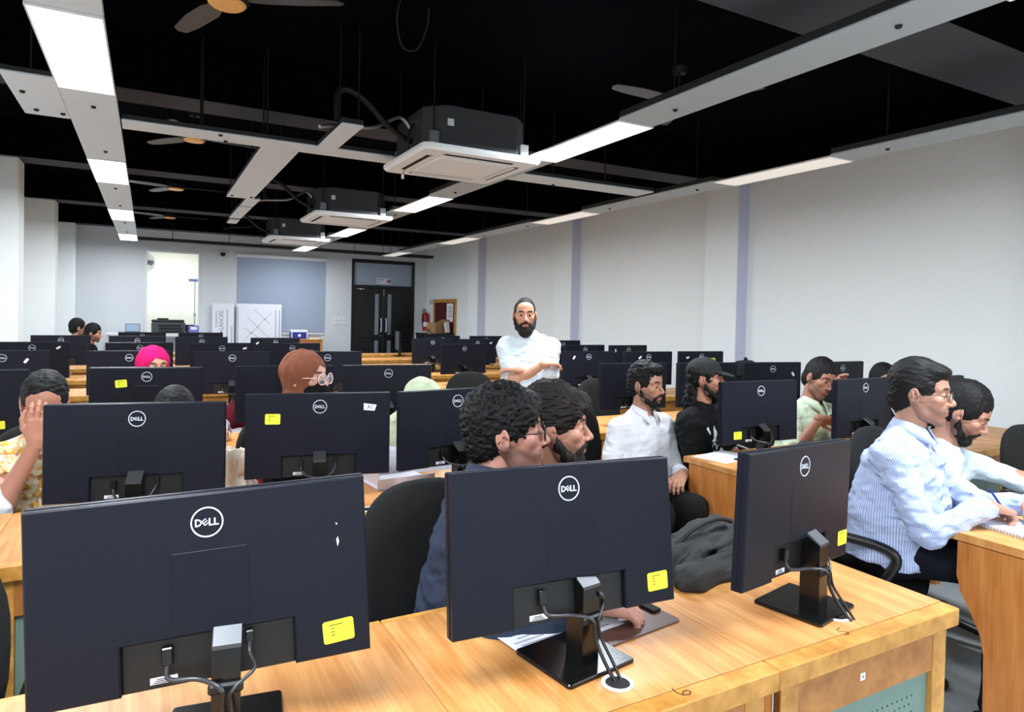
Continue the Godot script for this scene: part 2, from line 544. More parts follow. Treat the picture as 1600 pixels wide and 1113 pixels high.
	obj("transom_pane", span(Vector3(4.21, 2.14, BACK_Z - 0.06), Vector3(5.63, 2.66, BACK_Z - 0.05), 0.0), tr, d)
	for lx in [[4.21, 4.915], [4.925, 5.63]]:
		var leaf := obj("door_leaf", span(Vector3(lx[0], 0.01, BACK_Z - 0.06), Vector3(lx[1], 2.06, BACK_Z - 0.015), 0.004), M.door, d)
		var inner: float = lx[1] - 0.15 if lx[0] < 4.5 else lx[0] + 0.15
		for yy in [[0.97, 1.94], [0.2, 0.83]]:
			obj("vision_strip", span(Vector3(inner - 0.045, yy[0], BACK_Z - 0.016), Vector3(inner + 0.045, yy[1], BACK_Z - 0.011), 0.002), flat(Color(0.50, 0.55, 0.60), 0.2, 0.3), leaf)
		var hx: float = lx[1] - 0.05 if lx[0] < 4.5 else lx[0] + 0.06
		obj("pull_handle", tube(curve([Vector3(hx, 1.05, BACK_Z - 0.015), Vector3(hx, 1.07, BACK_Z + 0.035), Vector3(hx, 1.33, BACK_Z + 0.035), Vector3(hx, 1.35, BACK_Z - 0.015)], 15), 0.012), M.white, leaf)
		for y in [0.78, 0.88]:
			var px: float = lx[0] + 0.28 if lx[0] < 4.5 else lx[1] - 0.28
			obj("moulding", span(Vector3(px - 0.2, y, BACK_Z - 0.015), Vector3(px + 0.2, y + 0.012, BACK_Z - 0.007), 0.002), M.gloss_black, leaf)
	obj("door_closer", span(Vector3(4.925, 1.9, BACK_Z - 0.015), Vector3(4.94, 2.1, BACK_Z + 0.0), 0.002), M.steel, d)
	obj("keyhole", lathe([Vector2(0, 0.012), Vector2(0.014, 0.01), Vector2(0.016, 0)], 12, Vector3(4.87, 0.95, BACK_Z - 0.015), Basis(Vector3.RIGHT, PI / 2)), M.steel, d)
	var sg := thing("door_sign", "small white fire notice with red symbols on the glass above the dark door", "sign", Vector3(4.94, 2.25, BACK_Z - 0.046))
	obj("board", box(Vector3(0.35, 0.14, 0.006), 0.002), M.paper, sg)
	obj("red_symbol", box(Vector3(0.05, 0.09, 0.002), 0.0, Vector3(0.135, 0.0, 0.004)), M.red, sg)
	obj("red_symbol", box(Vector3(0.025, 0.07, 0.002), 0.0, Vector3(0.08, 0.0, 0.004)), M.red, sg)
	for k in 2: obj("text_line", box(Vector3(0.16 - k * 0.09, 0.018, 0.002), 0.0, Vector3(-0.075 - k * 0.045, 0.03 - k * 0.05, 0.004)), M.grey_ink, sg)
	var dl := thing("door_label", "small white lettered label at the top of the left door leaf", "label", Vector3(4.37, 2.045, BACK_Z - 0.013))
	obj("plate", box(Vector3(0.19, 0.012, 0.002), 0.0, Vector3(0, 0.0, 0)), M.white, dl)
	obj("emblem", lathe([Vector2(0, 0.003), Vector2(0.02, 0.002), Vector2(0.022, 0)], 12, Vector3.ZERO, Basis(Vector3.RIGHT, PI / 2)), M.white, dl)
	# switches
	for k in 2:
		for j in 3:
			var sw := thing("switch_plate", ["white three-gang switch plate, %s one of the upper row beside the blind", "white socket plate, %s one of the lower row beside the blind"][k] % ["left", "middle", "right"][j], "switch", Vector3(3.78 + j * 0.098, 1.34 - k * 0.1, BACK_Z + 0.006), 0.0, "switch plates by the blind")
			obj("plate", box(Vector3(0.09, 0.085, 0.012), 0.003), M.white, sw)
			for q in 3: obj("rocker", box(Vector3(0.018, 0.04, 0.006), 0.001, Vector3(-0.025 + q * 0.025, 0, 0.007)), M.paper, sw)
	# white drawing boards leaning against the wall and blind
	var bd := thing("poster_board", "narrow white board with sideways printed lettering leaning left of the blind", "board", Vector3(1.345, 0, BACK_Z + 0.06))
	obj("sheet", span(Vector3(-0.16, 0.002, 0), Vector3(0.27, 1.62, 0.02), 0.003), M.paper, bd)
	var tm := obj("lettering", words_mesh("LAHORE", 0.085), M.grey_ink, bd, Vector3(0.02, 1.27, 0.021))
	tm.rotation.z = PI / 2
	var t2 := obj("lettering", words_mesh("OF MANAGEMENT", 0.032), M.grey_ink, bd, Vector3(-0.075, 1.29, 0.021))
	t2.rotation.z = PI / 2
	obj("emblem", prism(PackedVector2Array([Vector2(-0.09, 0.95), Vector2(0.06, 0.95), Vector2(0.03, 1.0), Vector2(0.05, 1.06), Vector2(0.0, 1.02), Vector2(-0.01, 0.965), Vector2(-0.09, 0.965)]), 0.02, 0.023), M.grey_ink, bd)
	for x in [0.13, 0.22]: obj("text_line", span(Vector3(x, 0.72, 0.02), Vector3(x + 0.012, 1.5 - (x - 0.13) * 4, 0.022), 0.0), M.grey_ink, bd)
	var b2 := thing("poster_board", "large white board with a faint crossed drawing leaning in front of the blind", "board", Vector3(2.12, 0, BACK_Z + 0.09))
	obj("sheet", span(Vector3(-0.46, 0.002, 0), Vector3(0.46, 1.63, 0.02), 0.003), M.paper, b2)
	var faint := flat(Color(0.80, 0.80, 0.815), 0.8)
	for q in [[-0.3, 0.85, 0.25, 1.45], [-0.25, 1.35, 0.2, 0.9], [-0.1, 1.5, 0.22, 1.2], [-0.3, 1.1, 0.05, 0.85]]:
		obj("drawn_line", strokes([[Vector2(q[0], q[1]), Vector2(q[2], q[3])]], 0.02, 0.0015), faint, b2, Vector3(0, 0, 0.0205))
	for x in [-0.44, 0.33, 0.41]: obj("text_line", span(Vector3(x, 0.72, 0.02), Vector3(x + 0.012, 1.55 if x < 0 else 1.5, 0.022), 0.0), M.grey_ink, b2)
	# camera dome
	var cm := thing("security_camera", "small dark dome camera high on the far wall between window and blind", "camera", Vector3(1.38, 2.66, BACK_Z))
	obj("mount", box(Vector3(0.07, 0.05, 0.06), 0.01, Vector3(0, 0.05, 0.03)), M.white, cm)
	obj("dome", lathe([Vector2(0, -0.05), Vector2(0.035, -0.035), Vector2(0.05, 0), Vector2(0.045, 0.03), Vector2(0, 0.035)], 16, Vector3(0, 0, 0.06)), M.gloss_black, cm)

func right_wall_items():
	var n := thing("notice_board", "maroon felt notice board in a light wooden frame on the right wall by the door", "notice board", Vector3(WALL_X, 0, -14.26), -PI / 2)
	obj("felt", span(Vector3(-0.58, 1.0, 0.0), Vector3(0.58, 1.78, 0.015), 0.0), M.maroon, n)
	for r in [[-0.66, 0.94, -0.58, 1.84], [0.58, 0.94, 0.66, 1.84], [-0.58, 1.76, 0.58, 1.84], [-0.58, 0.94, 0.58, 1.02]]:
		obj("frame_rail", span(Vector3(r[0], r[1], 0), Vector3(r[2], r[3], 0.03), 0.004), M.wood_edge, n)
	var pn := thing("pinned_notice", "white printed notice pinned to the right side of the maroon board", "notice", Vector3(WALL_X - 0.02, 1.53, -13.93), -PI / 2)
	obj("sheet", prism(rrect(0.36, 0.42, 0.03), 0.0, 0.004), M.paper, pn)
	for k in 5: obj("text_line", box(Vector3(0.2, 0.014, 0.002), 0.0, Vector3(0.03, 0.12 - k * 0.05, 0.005)), M.grey_ink, pn)
	var e := thing("fire_extinguisher", "red fire extinguisher hanging in the corner beside the notice board", "extinguisher", Vector3(WALL_X - 0.1, 1.08, -15.22))
	obj("cylinder", lathe([Vector2(0, 0), Vector2(0.075, 0.0), Vector2(0.08, 0.02), Vector2(0.08, 0.36), Vector2(0.06, 0.42), Vector2(0.025, 0.45), Vector2(0, 0.45)], 20), M.red, e)
	obj("label_band", lathe([Vector2(0.081, 0.1), Vector2(0.0815, 0.11), Vector2(0.0815, 0.2), Vector2(0.081, 0.21)], 20), M.paper, e)
	obj("valve", lathe([Vector2(0.025, 0.45), Vector2(0.025, 0.5), Vector2(0.0, 0.5)], 12), M.steel, e)
	obj("handle", tube([Vector3(0, 0.5, 0), Vector3(-0.06, 0.53, 0.02), Vector3(-0.1, 0.52, 0.03)], 0.01), M.gloss_black, e)
	obj("hose", tube(curve([Vector3(0, 0.48, 0), Vector3(-0.08, 0.47, 0.03), Vector3(-0.1, 0.3, 0.03), Vector3(-0.09, 0.1, 0.03)], 18), 0.012), M.gloss_black, e)
	var es := thing("wall_sign", "small white sign above the fire extinguisher", "sign", Vector3(WALL_X - 0.003, 1.78, -15.1), -PI / 2)
	obj("board", box(Vector3(0.32, 0.14, 0.006), 0.002), M.paper, es)
	for k in 3: obj("text_line", box(Vector3(0.24, 0.014, 0.002), 0.0, Vector3(0, 0.035 - k * 0.035, 0.004)), M.grey_ink, es)

# ---------------------------------------------------------------- ceiling
func lamp_panel(label: String, at: Vector3, lx: float, lz: float, lit: bool, energy: float, group: String, frame := true):
	var t := thing("ceiling_light", label, "ceiling light", at, 0.0, group)
	var d := obj("diffuser", box(Vector3(lx - 0.012, 0.006, lz - 0.012), 0.001, Vector3(0, -0.001, 0)), M.glow if lit else M.off_panel, t)
	if frame:
		var st := st_new()
		for s in [-1, 1]:
			add_box(st, Vector3(s * (lx * 0.5 - 0.004), 0.0, 0), Vector3(0.008, 0.012, lz), 0.001)
			add_box(st, Vector3(0, 0.0, s * (lz * 0.5 - 0.004)), Vector3(lx - 0.016, 0.012, 0.008), 0.001)
		obj("frame", done(st), M.white, t)
	if lit:
		var l := AreaLight3D.new()
		l.name = "lamp"
		l.area_size = Vector2(lx - 0.03, lz - 0.03)
		l.light_energy = energy
		l.light_color = Color(0.93, 0.965, 1.0)
		l.set("area_range", 25.0)
		l.set("area_attenuation", 2.0)
		l.shadow_enabled = true
		t.add_child(l)
		l.rotation.x = -PI / 2
		l.position.y = -0.009
	return t

func tray(label: String, lo: Vector3, hi: Vector3, group: String, bolts: Array, rods: Array, m = null):
	# an upturned sheet-metal channel with bolt heads beneath and thin hanging rods
	var c := Vector3((lo.x + hi.x) * 0.5, lo.y, (lo.z + hi.z) * 0.5)
	var t := thing("cable_tray", label, "cable tray", c, 0.0, group)
	var s := hi - lo
	obj("channel", box(Vector3(s.x, 0.014, s.z), 0.004, Vector3(0, 0.007, 0)), M.tray_light if m == null else m, t)
	obj("side_rims", box(Vector3(s.x - 0.004, s.y - 0.016, s.z - 0.004), 0.002, Vector3(0, 0.0145 + (s.y - 0.016) * 0.5, 0)), M.tray_dark, t)
	var head := lathe([Vector2(0, -0.014), Vector2(0.012, -0.012), Vector2(0.016, 0.0)], 10)
	for b in bolts: obj("bolt", head, M.rod, t, Vector3(b.x - c.x, 0, b.y - c.z))
	for r in rods:
		obj("rod", lathe([Vector2(0.006, s.y), Vector2(0.006, SLAB_Y - lo.y - 0.001)], 6), M.rod, t, Vector3(r.x - c.x, 0, r.y - c.z))
	return t

func ceiling_fixtures():
	var y := STRIP_Y
	var zl := [2.5, -0.77, -4.03, -7.3, -10.57, -13.84]
	var names := ["behind the viewpoint", "above the viewpoint", "nearest in view", "second from the front", "third from the front", "farthest"]
	for k in zl.size():
		lamp_panel("glowing ceiling panel in the left tray, %s" % names[k], Vector3(-0.323, y - 0.004, zl[k]), 0.29, 1.195, true, [9.0, 8.5, 7.4, 6.4, 5.2, 4.2][k], "lit panels of the left tray")
		lamp_panel("glowing ceiling panel in the right-hand tray past the air conditioners, %s" % names[k], Vector3(2.765, y - 0.004, zl[k]), 0.29, 1.195, true, [11.0, 10.5, 9.6, 8.6, 6.8, 4.8][k], "lit panels of the right tray")
	var zw := [-0.6, -3.9, -7.2, -10.5, -13.75]
	for k in zw.size():
		lamp_panel("dimly glowing ceiling panel in the tray along the right wall, %s" % ["above the viewpoint", "nearest in view", "second from the front", "third from the front", "farthest"][k], Vector3(4.665, y - 0.004, zw[k]), 0.29, 1.195, false, 0.0, "dim panels by the right wall")
	# trays run between the lights
	var segs := func(zz: Array, z_end: float):
		var out := []
		var a := FRONT_Z - 0.3
		for z in zz:
			out.append([a, z + 0.6])
			a = z - 0.6
		out.append([a, z_end])
		return out
	var piece := 0
	for row in [[-0.323, zl, -14.6, "left"], [2.765, zl, -14.6, "middle"], [4.665, zw, -14.5, "right-wall"]]:
		var n_seg := 0
		for s in segs.call(row[1], row[2]):
			if s[0] - s[1] < 0.15:
				n_seg += 1
				continue
			piece += 1
			var where: String = ["over the viewpoint, behind it", "over the viewpoint", "leading to the nearest panel", "between the nearest and second panels", "between the second and third panels", "between the third and farthest panels", "past the farthest panel"][mini(6, n_seg + (0 if row[3] != "right-wall" else 1))]
			n_seg += 1
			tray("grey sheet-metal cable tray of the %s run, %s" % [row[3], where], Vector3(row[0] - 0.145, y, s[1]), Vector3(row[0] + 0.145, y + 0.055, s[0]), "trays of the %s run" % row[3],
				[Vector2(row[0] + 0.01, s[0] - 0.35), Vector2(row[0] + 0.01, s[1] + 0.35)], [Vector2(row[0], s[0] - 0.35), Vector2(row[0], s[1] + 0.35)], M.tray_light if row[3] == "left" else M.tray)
	tray("long grey cable tray crossing the room in front of the first air conditioner's far side", Vector3(-0.17, y + 0.004, -5.5), Vector3(2.615, y + 0.05, -5.25), "cross trays", [Vector2(0.5, -5.45), Vector2(0.45, -5.28), Vector2(2.2, -5.4)], [Vector2(0.33, -5.47), Vector2(0.33, -5.28), Vector2(0.77, -5.28), Vector2(0.77, -5.47)])
	tray("short grey cable tray crossing from the right-hand lights towards the right wall", Vector3(2.915, y + 0.004, -5.5), Vector3(4.45, y + 0.05, -5.22), "cross trays", [Vector2(3.4, -5.45)], [Vector2(3.3, -5.3), Vector2(3.9, -5.3)])
	tray("wide grey tray plate beside the first left light", Vector3(-0.72, y - 0.001, -5.4), Vector3(-0.468, y + 0.04, -4.5), "cross trays", [Vector2(-0.66, -4.85), Vector2(-0.64, -5.25), Vector2(-0.5, -5.27)], [Vector2(-0.6, -4.7)])
	tray("broad grey tray running down the room between left lights and air conditioners", Vector3(0.757, y - 0.002, -8.1), Vector3(1.04, y + 0.05, -5.505), "centre trays", [Vector2(0.8, -7.95), Vector2(1.0, -7.95)], [Vector2(0.78, -6.2), Vector2(1.02, -6.2), Vector2(0.78, -7.9)])
	tray("narrow grey tray continuing the broad centre tray", Vector3(0.97, y, -8.72), Vector3(1.12, y + 0.05, -8.115), "centre trays", [], [Vector2(1.04, -8.7)])
	tray("narrow far piece of the centre tray past a dark gap", Vector3(0.97, y, -9.95), Vector3(1.12, y + 0.05, -8.8), "centre trays", [], [Vector2(1.04, -9.9)])
	tray("last short stub of the narrow centre tray", Vector3(0.99, y - 0.01, -10.5), Vector3(1.12, y + 0.04, -10.05), "centre trays", [], [Vector2(1.04, -10.3)])
	tray("short grey tray stub hanging beside the nearest air conditioner's pipes", Vector3(1.13, y, -5.24), Vector3(1.28, y + 0.05, -4.5), "centre trays", [], [Vector2(1.14, -4.6), Vector2(1.27, -4.6)])
	tray("thin dark cable tray hung across the far end of the room", Vector3(-0.18, y, -14.42), Vector3(5.7, y + 0.06, -14.2), "cross trays", [], [Vector2(0.4, -14.3), Vector2(1.4, -14.3), Vector2(2.0, -14.3), Vector2(3.2, -14.3), Vector2(3.9, -14.3), Vector2(4.9, -14.3)], M.tray_dark)
	for k in 3: air_conditioner(k)
	# ceiling fans
	var fz := [[Vector3(0.37, 3.19, -4.05), [249.0, -27.0, 110.0], "nearest, cut by the top edge"], [Vector3(0.39, 3.17, -7.38), [129.0, 9.0, 249.0], "behind the first cross tray"], [Vector3(0.33, 3.17, -10.53), [0.0, 196.0, 120.0], "third along the room"], [Vector3(0.34, 3.17, -13.92), [0.0, 200.0, 120.0], "farthest"], [Vector3(3.62, 3.17, -3.98), [180.0, 300.0, 60.0], "behind the right-hand lights"]]
	for f in fz:
		var t := thing("ceiling_fan", "dark ceiling fan with a gold hub disc, %s" % f[2], "ceiling fan", f[0], 0.0, "ceiling fans")
		obj("hub_disc", lathe([Vector2(0, -0.012), Vector2(0.085, -0.008), Vector2(0.1, 0.004), Vector2(0.1, 0.01)], 28), M.gold, t)
		obj("motor", lathe([Vector2(0.105, 0.006), Vector2(0.115, 0.02), Vector2(0.115, 0.07), Vector2(0.05, 0.1), Vector2(0.02, 0.11), Vector2(0, 0.11)], 24), M.rod, t)
		obj("downrod", lathe([Vector2(0.012, 0.1), Vector2(0.012, SLAB_Y - f[0].y - 0.06), Vector2(0.05, SLAB_Y - f[0].y - 0.05), Vector2(0.06, SLAB_Y - f[0].y)], 10), M.rod, t)
		for a in f[1]:
			var xf := Transform3D(Basis(Vector3.UP, deg_to_rad(a)), Vector3(0, 0.03, 0)) * Transform3D(Basis(Vector3.RIGHT, -PI / 2 + 0.16), Vector3.ZERO)
			obj("blade", prism(PackedVector2Array([Vector2(0.10, -0.03), Vector2(0.22, -0.06), Vector2(0.5, -0.055), Vector2(0.62, -0.04), Vector2(0.645, 0.0), Vector2(0.62, 0.035), Vector2(0.4, 0.06), Vector2(0.2, 0.055), Vector2(0.10, 0.03)]), -0.004, 0.004, 0.001, xf), M.fan_blade, t)
	# loose cable loop and dangling tag
	var lp := thing("cable_loop", "thin dark cable hanging in a loop from the black ceiling at the top centre", "cable", Vector3(1.47, SLAB_Y, -4.1))
	obj("cord", tube(curve([Vector3(-0.1, 0, 0.05), Vector3(-0.11, -0.1, 0.02), Vector3(-0.05, -0.24, -0.05), Vector3(0.05, -0.24, -0.05), Vector3(0.1, -0.1, 0), Vector3(0.09, 0, 0.05)], 30), 0.006), M.rod, lp)

func air_conditioner(k: int):
	var at: Vector3 = [Vector3(2.145, 2.65, -4.84), Vector3(2.2, 2.65, -8.5), Vector3(2.16, 2.65, -11.6)][k]
	var t := thing("air_conditioner", "white square cassette air conditioner under a grey metal box, %s" % ["nearest of the three", "middle of the three", "farthest of the three"][k], "air conditioner", at, 0.0, "ceiling cassettes")
	var lie := Transform3D(Basis(Vector3.RIGHT, -PI / 2), Vector3.ZERO)
	var body := PackedVector2Array([Vector2(-0.42, -0.28), Vector2(-0.28, -0.42), Vector2(0.28, -0.42), Vector2(0.42, -0.28), Vector2(0.42, 0.28), Vector2(0.28, 0.42), Vector2(-0.28, 0.42), Vector2(-0.42, 0.28)])
	obj("metal_box", prism(body, 0.045, 0.345, 0.008, lie), M.ac_body, t)
	var flange := inset(body, -0.012)
	obj("flange", prism(flange, 0.04, 0.06, 0.0, lie), M.ac_body, t)
	# fascia: a tapered rounded square with a recessed grille and four slots
	obj("fascia", prism(rrect(0.96, 0.96, 0.06, 6), 0.045, 0.0, 0.02, lie), M.ac_white, t)
	obj("grille", prism(rrect(0.56, 0.56, 0.03), 0.001, -0.008, 0.006, lie), M.ac_white, t)
	for q in 4:
		var b := Basis(Vector3.UP, q * PI / 2)
		obj("air_slot", box(Vector3(0.56, 0.006, 0.045), 0.002, Vector3(0, 0.0, 0.36)), M.slot, t).basis = b
		obj("louvre", box(Vector3(0.55, 0.004, 0.03), 0.001, Vector3(0, -0.006, 0.338)), M.ac_white, t).basis = b
	for q in 4:
		var p := Vector3([0.36, -0.36, -0.36, 0.36][q] * 1.02, 0, [0.36, 0.36, -0.36, -0.36][q] * 1.02)
		obj("bracket", box(Vector3(0.07, 0.09, 0.05), 0.004, p + Vector3(0, 0.11, 0)), M.white if q == 0 else M.steel, t)
		obj("hanger_rod", lathe([Vector2(0.006, 0.12), Vector2(0.006, SLAB_Y - at.y)], 6, p), M.rod, t)
	obj("maker_plate", box(Vector3(0.05, 0.05, 0.004), 0.001, Vector3(-0.26, 0.22, 0.423)), M.white, t)
	# pipes to the left
	obj("flexible_pipe", tube(curve([Vector3(-0.4, 0.13, 0.05), Vector3(-0.60, 0.20, 0.1), Vector3(-0.80, 0.35, 0.15), Vector3(-0.93, 0.41, 0.15), Vector3(-1.0, 0.36, 0.15), Vector3(-1.0, 0.18, 0.15)], 40), 0.022, 10), M.rod, t)
	obj("thin_pipe", tube(curve([Vector3(-0.4, 0.24, 0.0), Vector3(-0.5, 0.32, 0.0), Vector3(-0.72, 0.2, 0.05), Vector3(-1.0, 0.16, 0.1), Vector3(-1.12, 0.12, 0.15)], 30), 0.014, 8), M.steel if k < 2 else M.rod, t)
	obj("drain_cable", tube(curve([Vector3(-0.4, 0.28, 0.1), Vector3(-0.46, 0.2, 0.12), Vector3(-0.46, 0.08, 0.1), Vector3(-0.42, 0.05, 0.05)], 16), 0.008, 6), M.rod, t)
	if k == 0:
		obj("sensor_cord", tube(curve([Vector3(-0.38, 0.0, -0.1), Vector3(-0.4, -0.03, -0.14), Vector3(-0.41, -0.07, -0.16)], 8), 0.003, 6), M.rod, t)
		obj("sensor_tag", box(Vector3(0.02, 0.035, 0.008), 0.003, Vector3(-0.41, -0.085, -0.16)), M.white, t)

# ---------------------------------------------------------------- desks
func perforated(w: float, h: float, pitch: float, r: float) -> ArrayMesh:
	# a sheet with real round holes in staggered rows, seen from +z
	var st := st_new()
	st.set_smooth_group(-1)
	var mx := 0.05
	var nx := int((w - 2 * mx) / pitch)
	var ny := int((h - 0.09) / pitch)
	var x0 := -nx * pitch * 0.5
	var y1 := h * 0.5 - 0.045
	var y0 := y1 - ny * pitch
	var R := func(a: float, b: float, c: float, d: float): quad(st, Vector3(a, d, 0), Vector3(c, d, 0), Vector3(c, b, 0), Vector3(a, b, 0))
	R.call(-w / 2, y1, w / 2, h / 2)
	R.call(-w / 2, -h / 2, w / 2, y0)
	for j in ny:
		var yb := y0 + j * pitch
		var off := pitch * 0.5 if j % 2 else 0.0
		var n := nx - (1 if j % 2 else 0)
		R.call(-w / 2, yb, x0 + off, yb + pitch)
		R.call(x0 + off + n * pitch, yb, w / 2, yb + pitch)
		for i in n:
			var c := Vector3(x0 + off + (i + 0.5) * pitch, yb + 0.5 * pitch, 0)
			for k in 8:
				var a := TAU * k / 8
				var b := TAU * (k + 1) / 8
				var S := func(t: float): return c + Vector3(cos(t), sin(t), 0) * (pitch * 0.5 / maxf(absf(cos(t)), absf(sin(t))))
				var H := func(t: float, z: float): return c + Vector3(cos(t) * r, sin(t) * r, z)
				quad(st, H.call(a, 0.0), H.call(b, 0.0), S.call(b), S.call(a))
				quad(st, H.call(a, -0.004), H.call(b, -0.004), H.call(b, 0.0), H.call(a, 0.0))
	return done(st)

func make_desk(w: float, fine: bool, label: String, at: Vector3, group: String) -> Node3D:
	var t := thing("computer_desk", label, "desk", at, 0.0, group)
	var D := 0.60
	var ty := DESK_Y
	var zn := D * 0.5
	obj("desk_top", span(Vector3(-w / 2 + 0.0005, ty - 0.03, -zn + 0.022), Vector3(w / 2 - 0.0005, ty, zn - 0.048), 0.0012), M.wood, t)
	obj("edge_strip", span(Vector3(-w / 2 + 0.001, ty - 0.046, zn - 0.047), Vector3(w / 2 - 0.001, ty - 0.0004, zn), 0.0025), M.wood_edge, t)
	obj("front_edging", span(Vector3(-w / 2 + 0.001, ty - 0.034, -zn), Vector3(w / 2 - 0.001, ty - 0.0002, -zn + 0.021), 0.003), M.wood_edge, t)
	# cable grommet in the top, near the edge
	obj("cable_grommet", lathe([Vector2(0.033, 0.0005), Vector2(0.033, 0.003), Vector2(0.027, 0.0045), Vector2(0.025, 0.0015)], 28, Vector3(0.0, ty, zn - 0.115)), M.white, t)
	obj("grommet_hole", lathe([Vector2(0.026, 0.0008), Vector2(0, 0.0006)], 24, Vector3(0.0, ty, zn - 0.115)), M.slot, t)
	# end panels with a curved knee cut
	var prof := PackedVector2Array()
	for p in [[-0.255, 0.722], [-0.255, 0.60], [-0.24, 0.545], [-0.205, 0.48], [-0.175, 0.42], [-0.16, 0.35], [-0.155, 0.0], [0.262, 0.0], [0.262, 0.709], [0.25, 0.722]]: prof.append(Vector2(p[0], p[1]))
	for s in [-1.0, 1.0]:
		# local prism axis z -> world x
		var xf := Transform3D(Basis(Vector3(0, 0, 1), Vector3(0, 1, 0), Vector3(-1, 0, 0)), Vector3(s * (w / 2 - 0.012), 0, 0))
		obj("end_panel", prism(prof, -0.011, 0.011, 0.001, xf), M.wood_v, t)
	# framed modesty panel that faces the next row
	var yl := 0.1
	obj("top_rail", span(Vector3(-w / 2 + 0.026, 0.60, zn - 0.038), Vector3(w / 2 - 0.026, ty - 0.047, zn - 0.02), 0.001), M.wood_rail, t)
	obj("bottom_rail", span(Vector3(-w / 2 + 0.026, yl, zn - 0.038), Vector3(w / 2 - 0.026, yl + 0.09, zn - 0.02), 0.001), M.wood_rail, t)
	for s in [-1.0, 1.0]:
		obj("stile", span(Vector3(s * (w / 2 - 0.055) - 0.029, yl, zn - 0.037), Vector3(s * (w / 2 - 0.055) + 0.029, ty - 0.047, zn - 0.018), 0.001), M.wood_edge, t)
	if fine:
		obj("perforated_panel", perforated(w - 0.17, 0.41, 0.0205, 0.0037), M.panel_green, t, Vector3(0, 0.395, zn - 0.032))
		obj("panel_back", box(Vector3(w - 0.17, 0.41, 0.006), 0.0, Vector3(0, 0.395, zn - 0.044)), M.hole, t)
	else:
		obj("metal_panel", box(Vector3(w - 0.17, 0.41, 0.008), 0.001, Vector3(0, 0.395, zn - 0.036)), M.panel_green, t)
	return t

func desk_copy(proto: Node3D, at: Vector3, label: String, group: String) -> Node3D:
	var r: Node3D = proto.duplicate()
	r.name = numbered("computer_desk")
	add_child(r)
	r.position = at
	tag(r, label, "desk", group)
	return r

func desks():
	var ord := ["front row", "second row", "third row", "fourth row", "fifth row", "sixth row", "seventh row", "eighth row", "ninth row"]
	var cl := ["at the aisle end", "second from the aisle", "third from the aisle", "at the wall end"]
	var near_l := [-0.95, -2.33, -3.72, -5.1, -6.54, -7.93, -9.35, -10.75, -12.1]
	var a: Node3D
	var b: Node3D
	for r in near_l.size():
		var w := 0.69 if r == 0 else 0.765
		for c in 4:
			var at := Vector3(1.88 - w * (c + 0.5), 0, near_l[r] - 0.3)
			var lb := "wooden computer desk in the %s of the left block, %s" % [ord[r], cl[c]]
			var g := "desks of the left block"
			if r == 0 and c == 0: a = make_desk(w, true, lb, at, g)
			elif r == 0: desk_copy(a, at, lb, g)
			elif r == 1 and c == 0: b = make_desk(w, false, lb, at, g)
			else: desk_copy(b, at, lb, g)
	var near_r := [-0.755, -2.11, -3.46, -4.84, -6.12, -7.45, -8.8, -10.1, -11.3]
	var d: Node3D
	var cr := ["at the aisle end", "second from the aisle", "third from the aisle", "nearest the right wall"]
	for r in near_r.size():
		for c in 4:
			var at := Vector3(2.56 + 0.725 * (c + 0.5), 0, near_r[r] - 0.3)
			var lb := "wooden computer desk in the %s of the right block, %s" % [ord[r], cr[c]]
			if r == 0 and c == 0: d = make_desk(0.725, false, lb, at, "desks of the right block")
			else: desk_copy(d, at, lb, "desks of the right block")
	# pencilled numbers and a sticker on the two nearest desks
	var d5: Node3D = get_node("computer_desk")
	var d6: Node3D = get_node("computer_desk_001")
	var ink := flat(Color(0.16, 0.05, 0.02), 0.8)
	var five := [[Vector2(0.010, 0.03), Vector2(-0.004, 0.027), Vector2(-0.008, 0.016), Vector2(0.004, 0.014), Vector2(0.009, 0.007), Vector2(0.002, 0.0), Vector2(-0.01, 0.001)]]
	var six := [[Vector2(-0.012, 0.032), Vector2(-0.014, 0.018), Vector2(-0.008, 0.004), Vector2(0.006, 0.0), Vector2(0.014, 0.006), Vector2(0.010, 0.014), Vector2(0.0, 0.013), Vector2(-0.006, 0.007)]]
	for q in [[d5, five, -0.06, 0.26], [d6, six, 0.10, 0.28]]:
		var o := obj("marked_number", strokes(q[1], 0.0022, 0.0004), ink, q[0], Vector3(q[2], DESK_Y - 0.0003, q[3]))
		o.basis = Basis(Vector3.RIGHT, -PI / 2)
	obj("number_sticker", box(Vector3(0.018, 0.018, 0.001), 0.0, Vector3(-0.03, 0.655, 0.2805)), M.paper, d5)
	obj("number_mark", box(Vector3(0.002, 0.008, 0.0006), 0.0, Vector3(-0.03, 0.655, 0.2813)), M.ink, d5)
	var d7: Node3D = get_node("computer_desk_%03d" % (36 + 8))
	obj("marked_number", strokes([[Vector2(-0.015, 0.03), Vector2(0.012, 0.03), Vector2(0.0, -0.02)]], 0.003, 0.0006), ink, d7, Vector3(-0.30, 0.64, 0.283))

# ---------------------------------------------------------------- monitors
const MW := 0.5415
const MH := 0.323

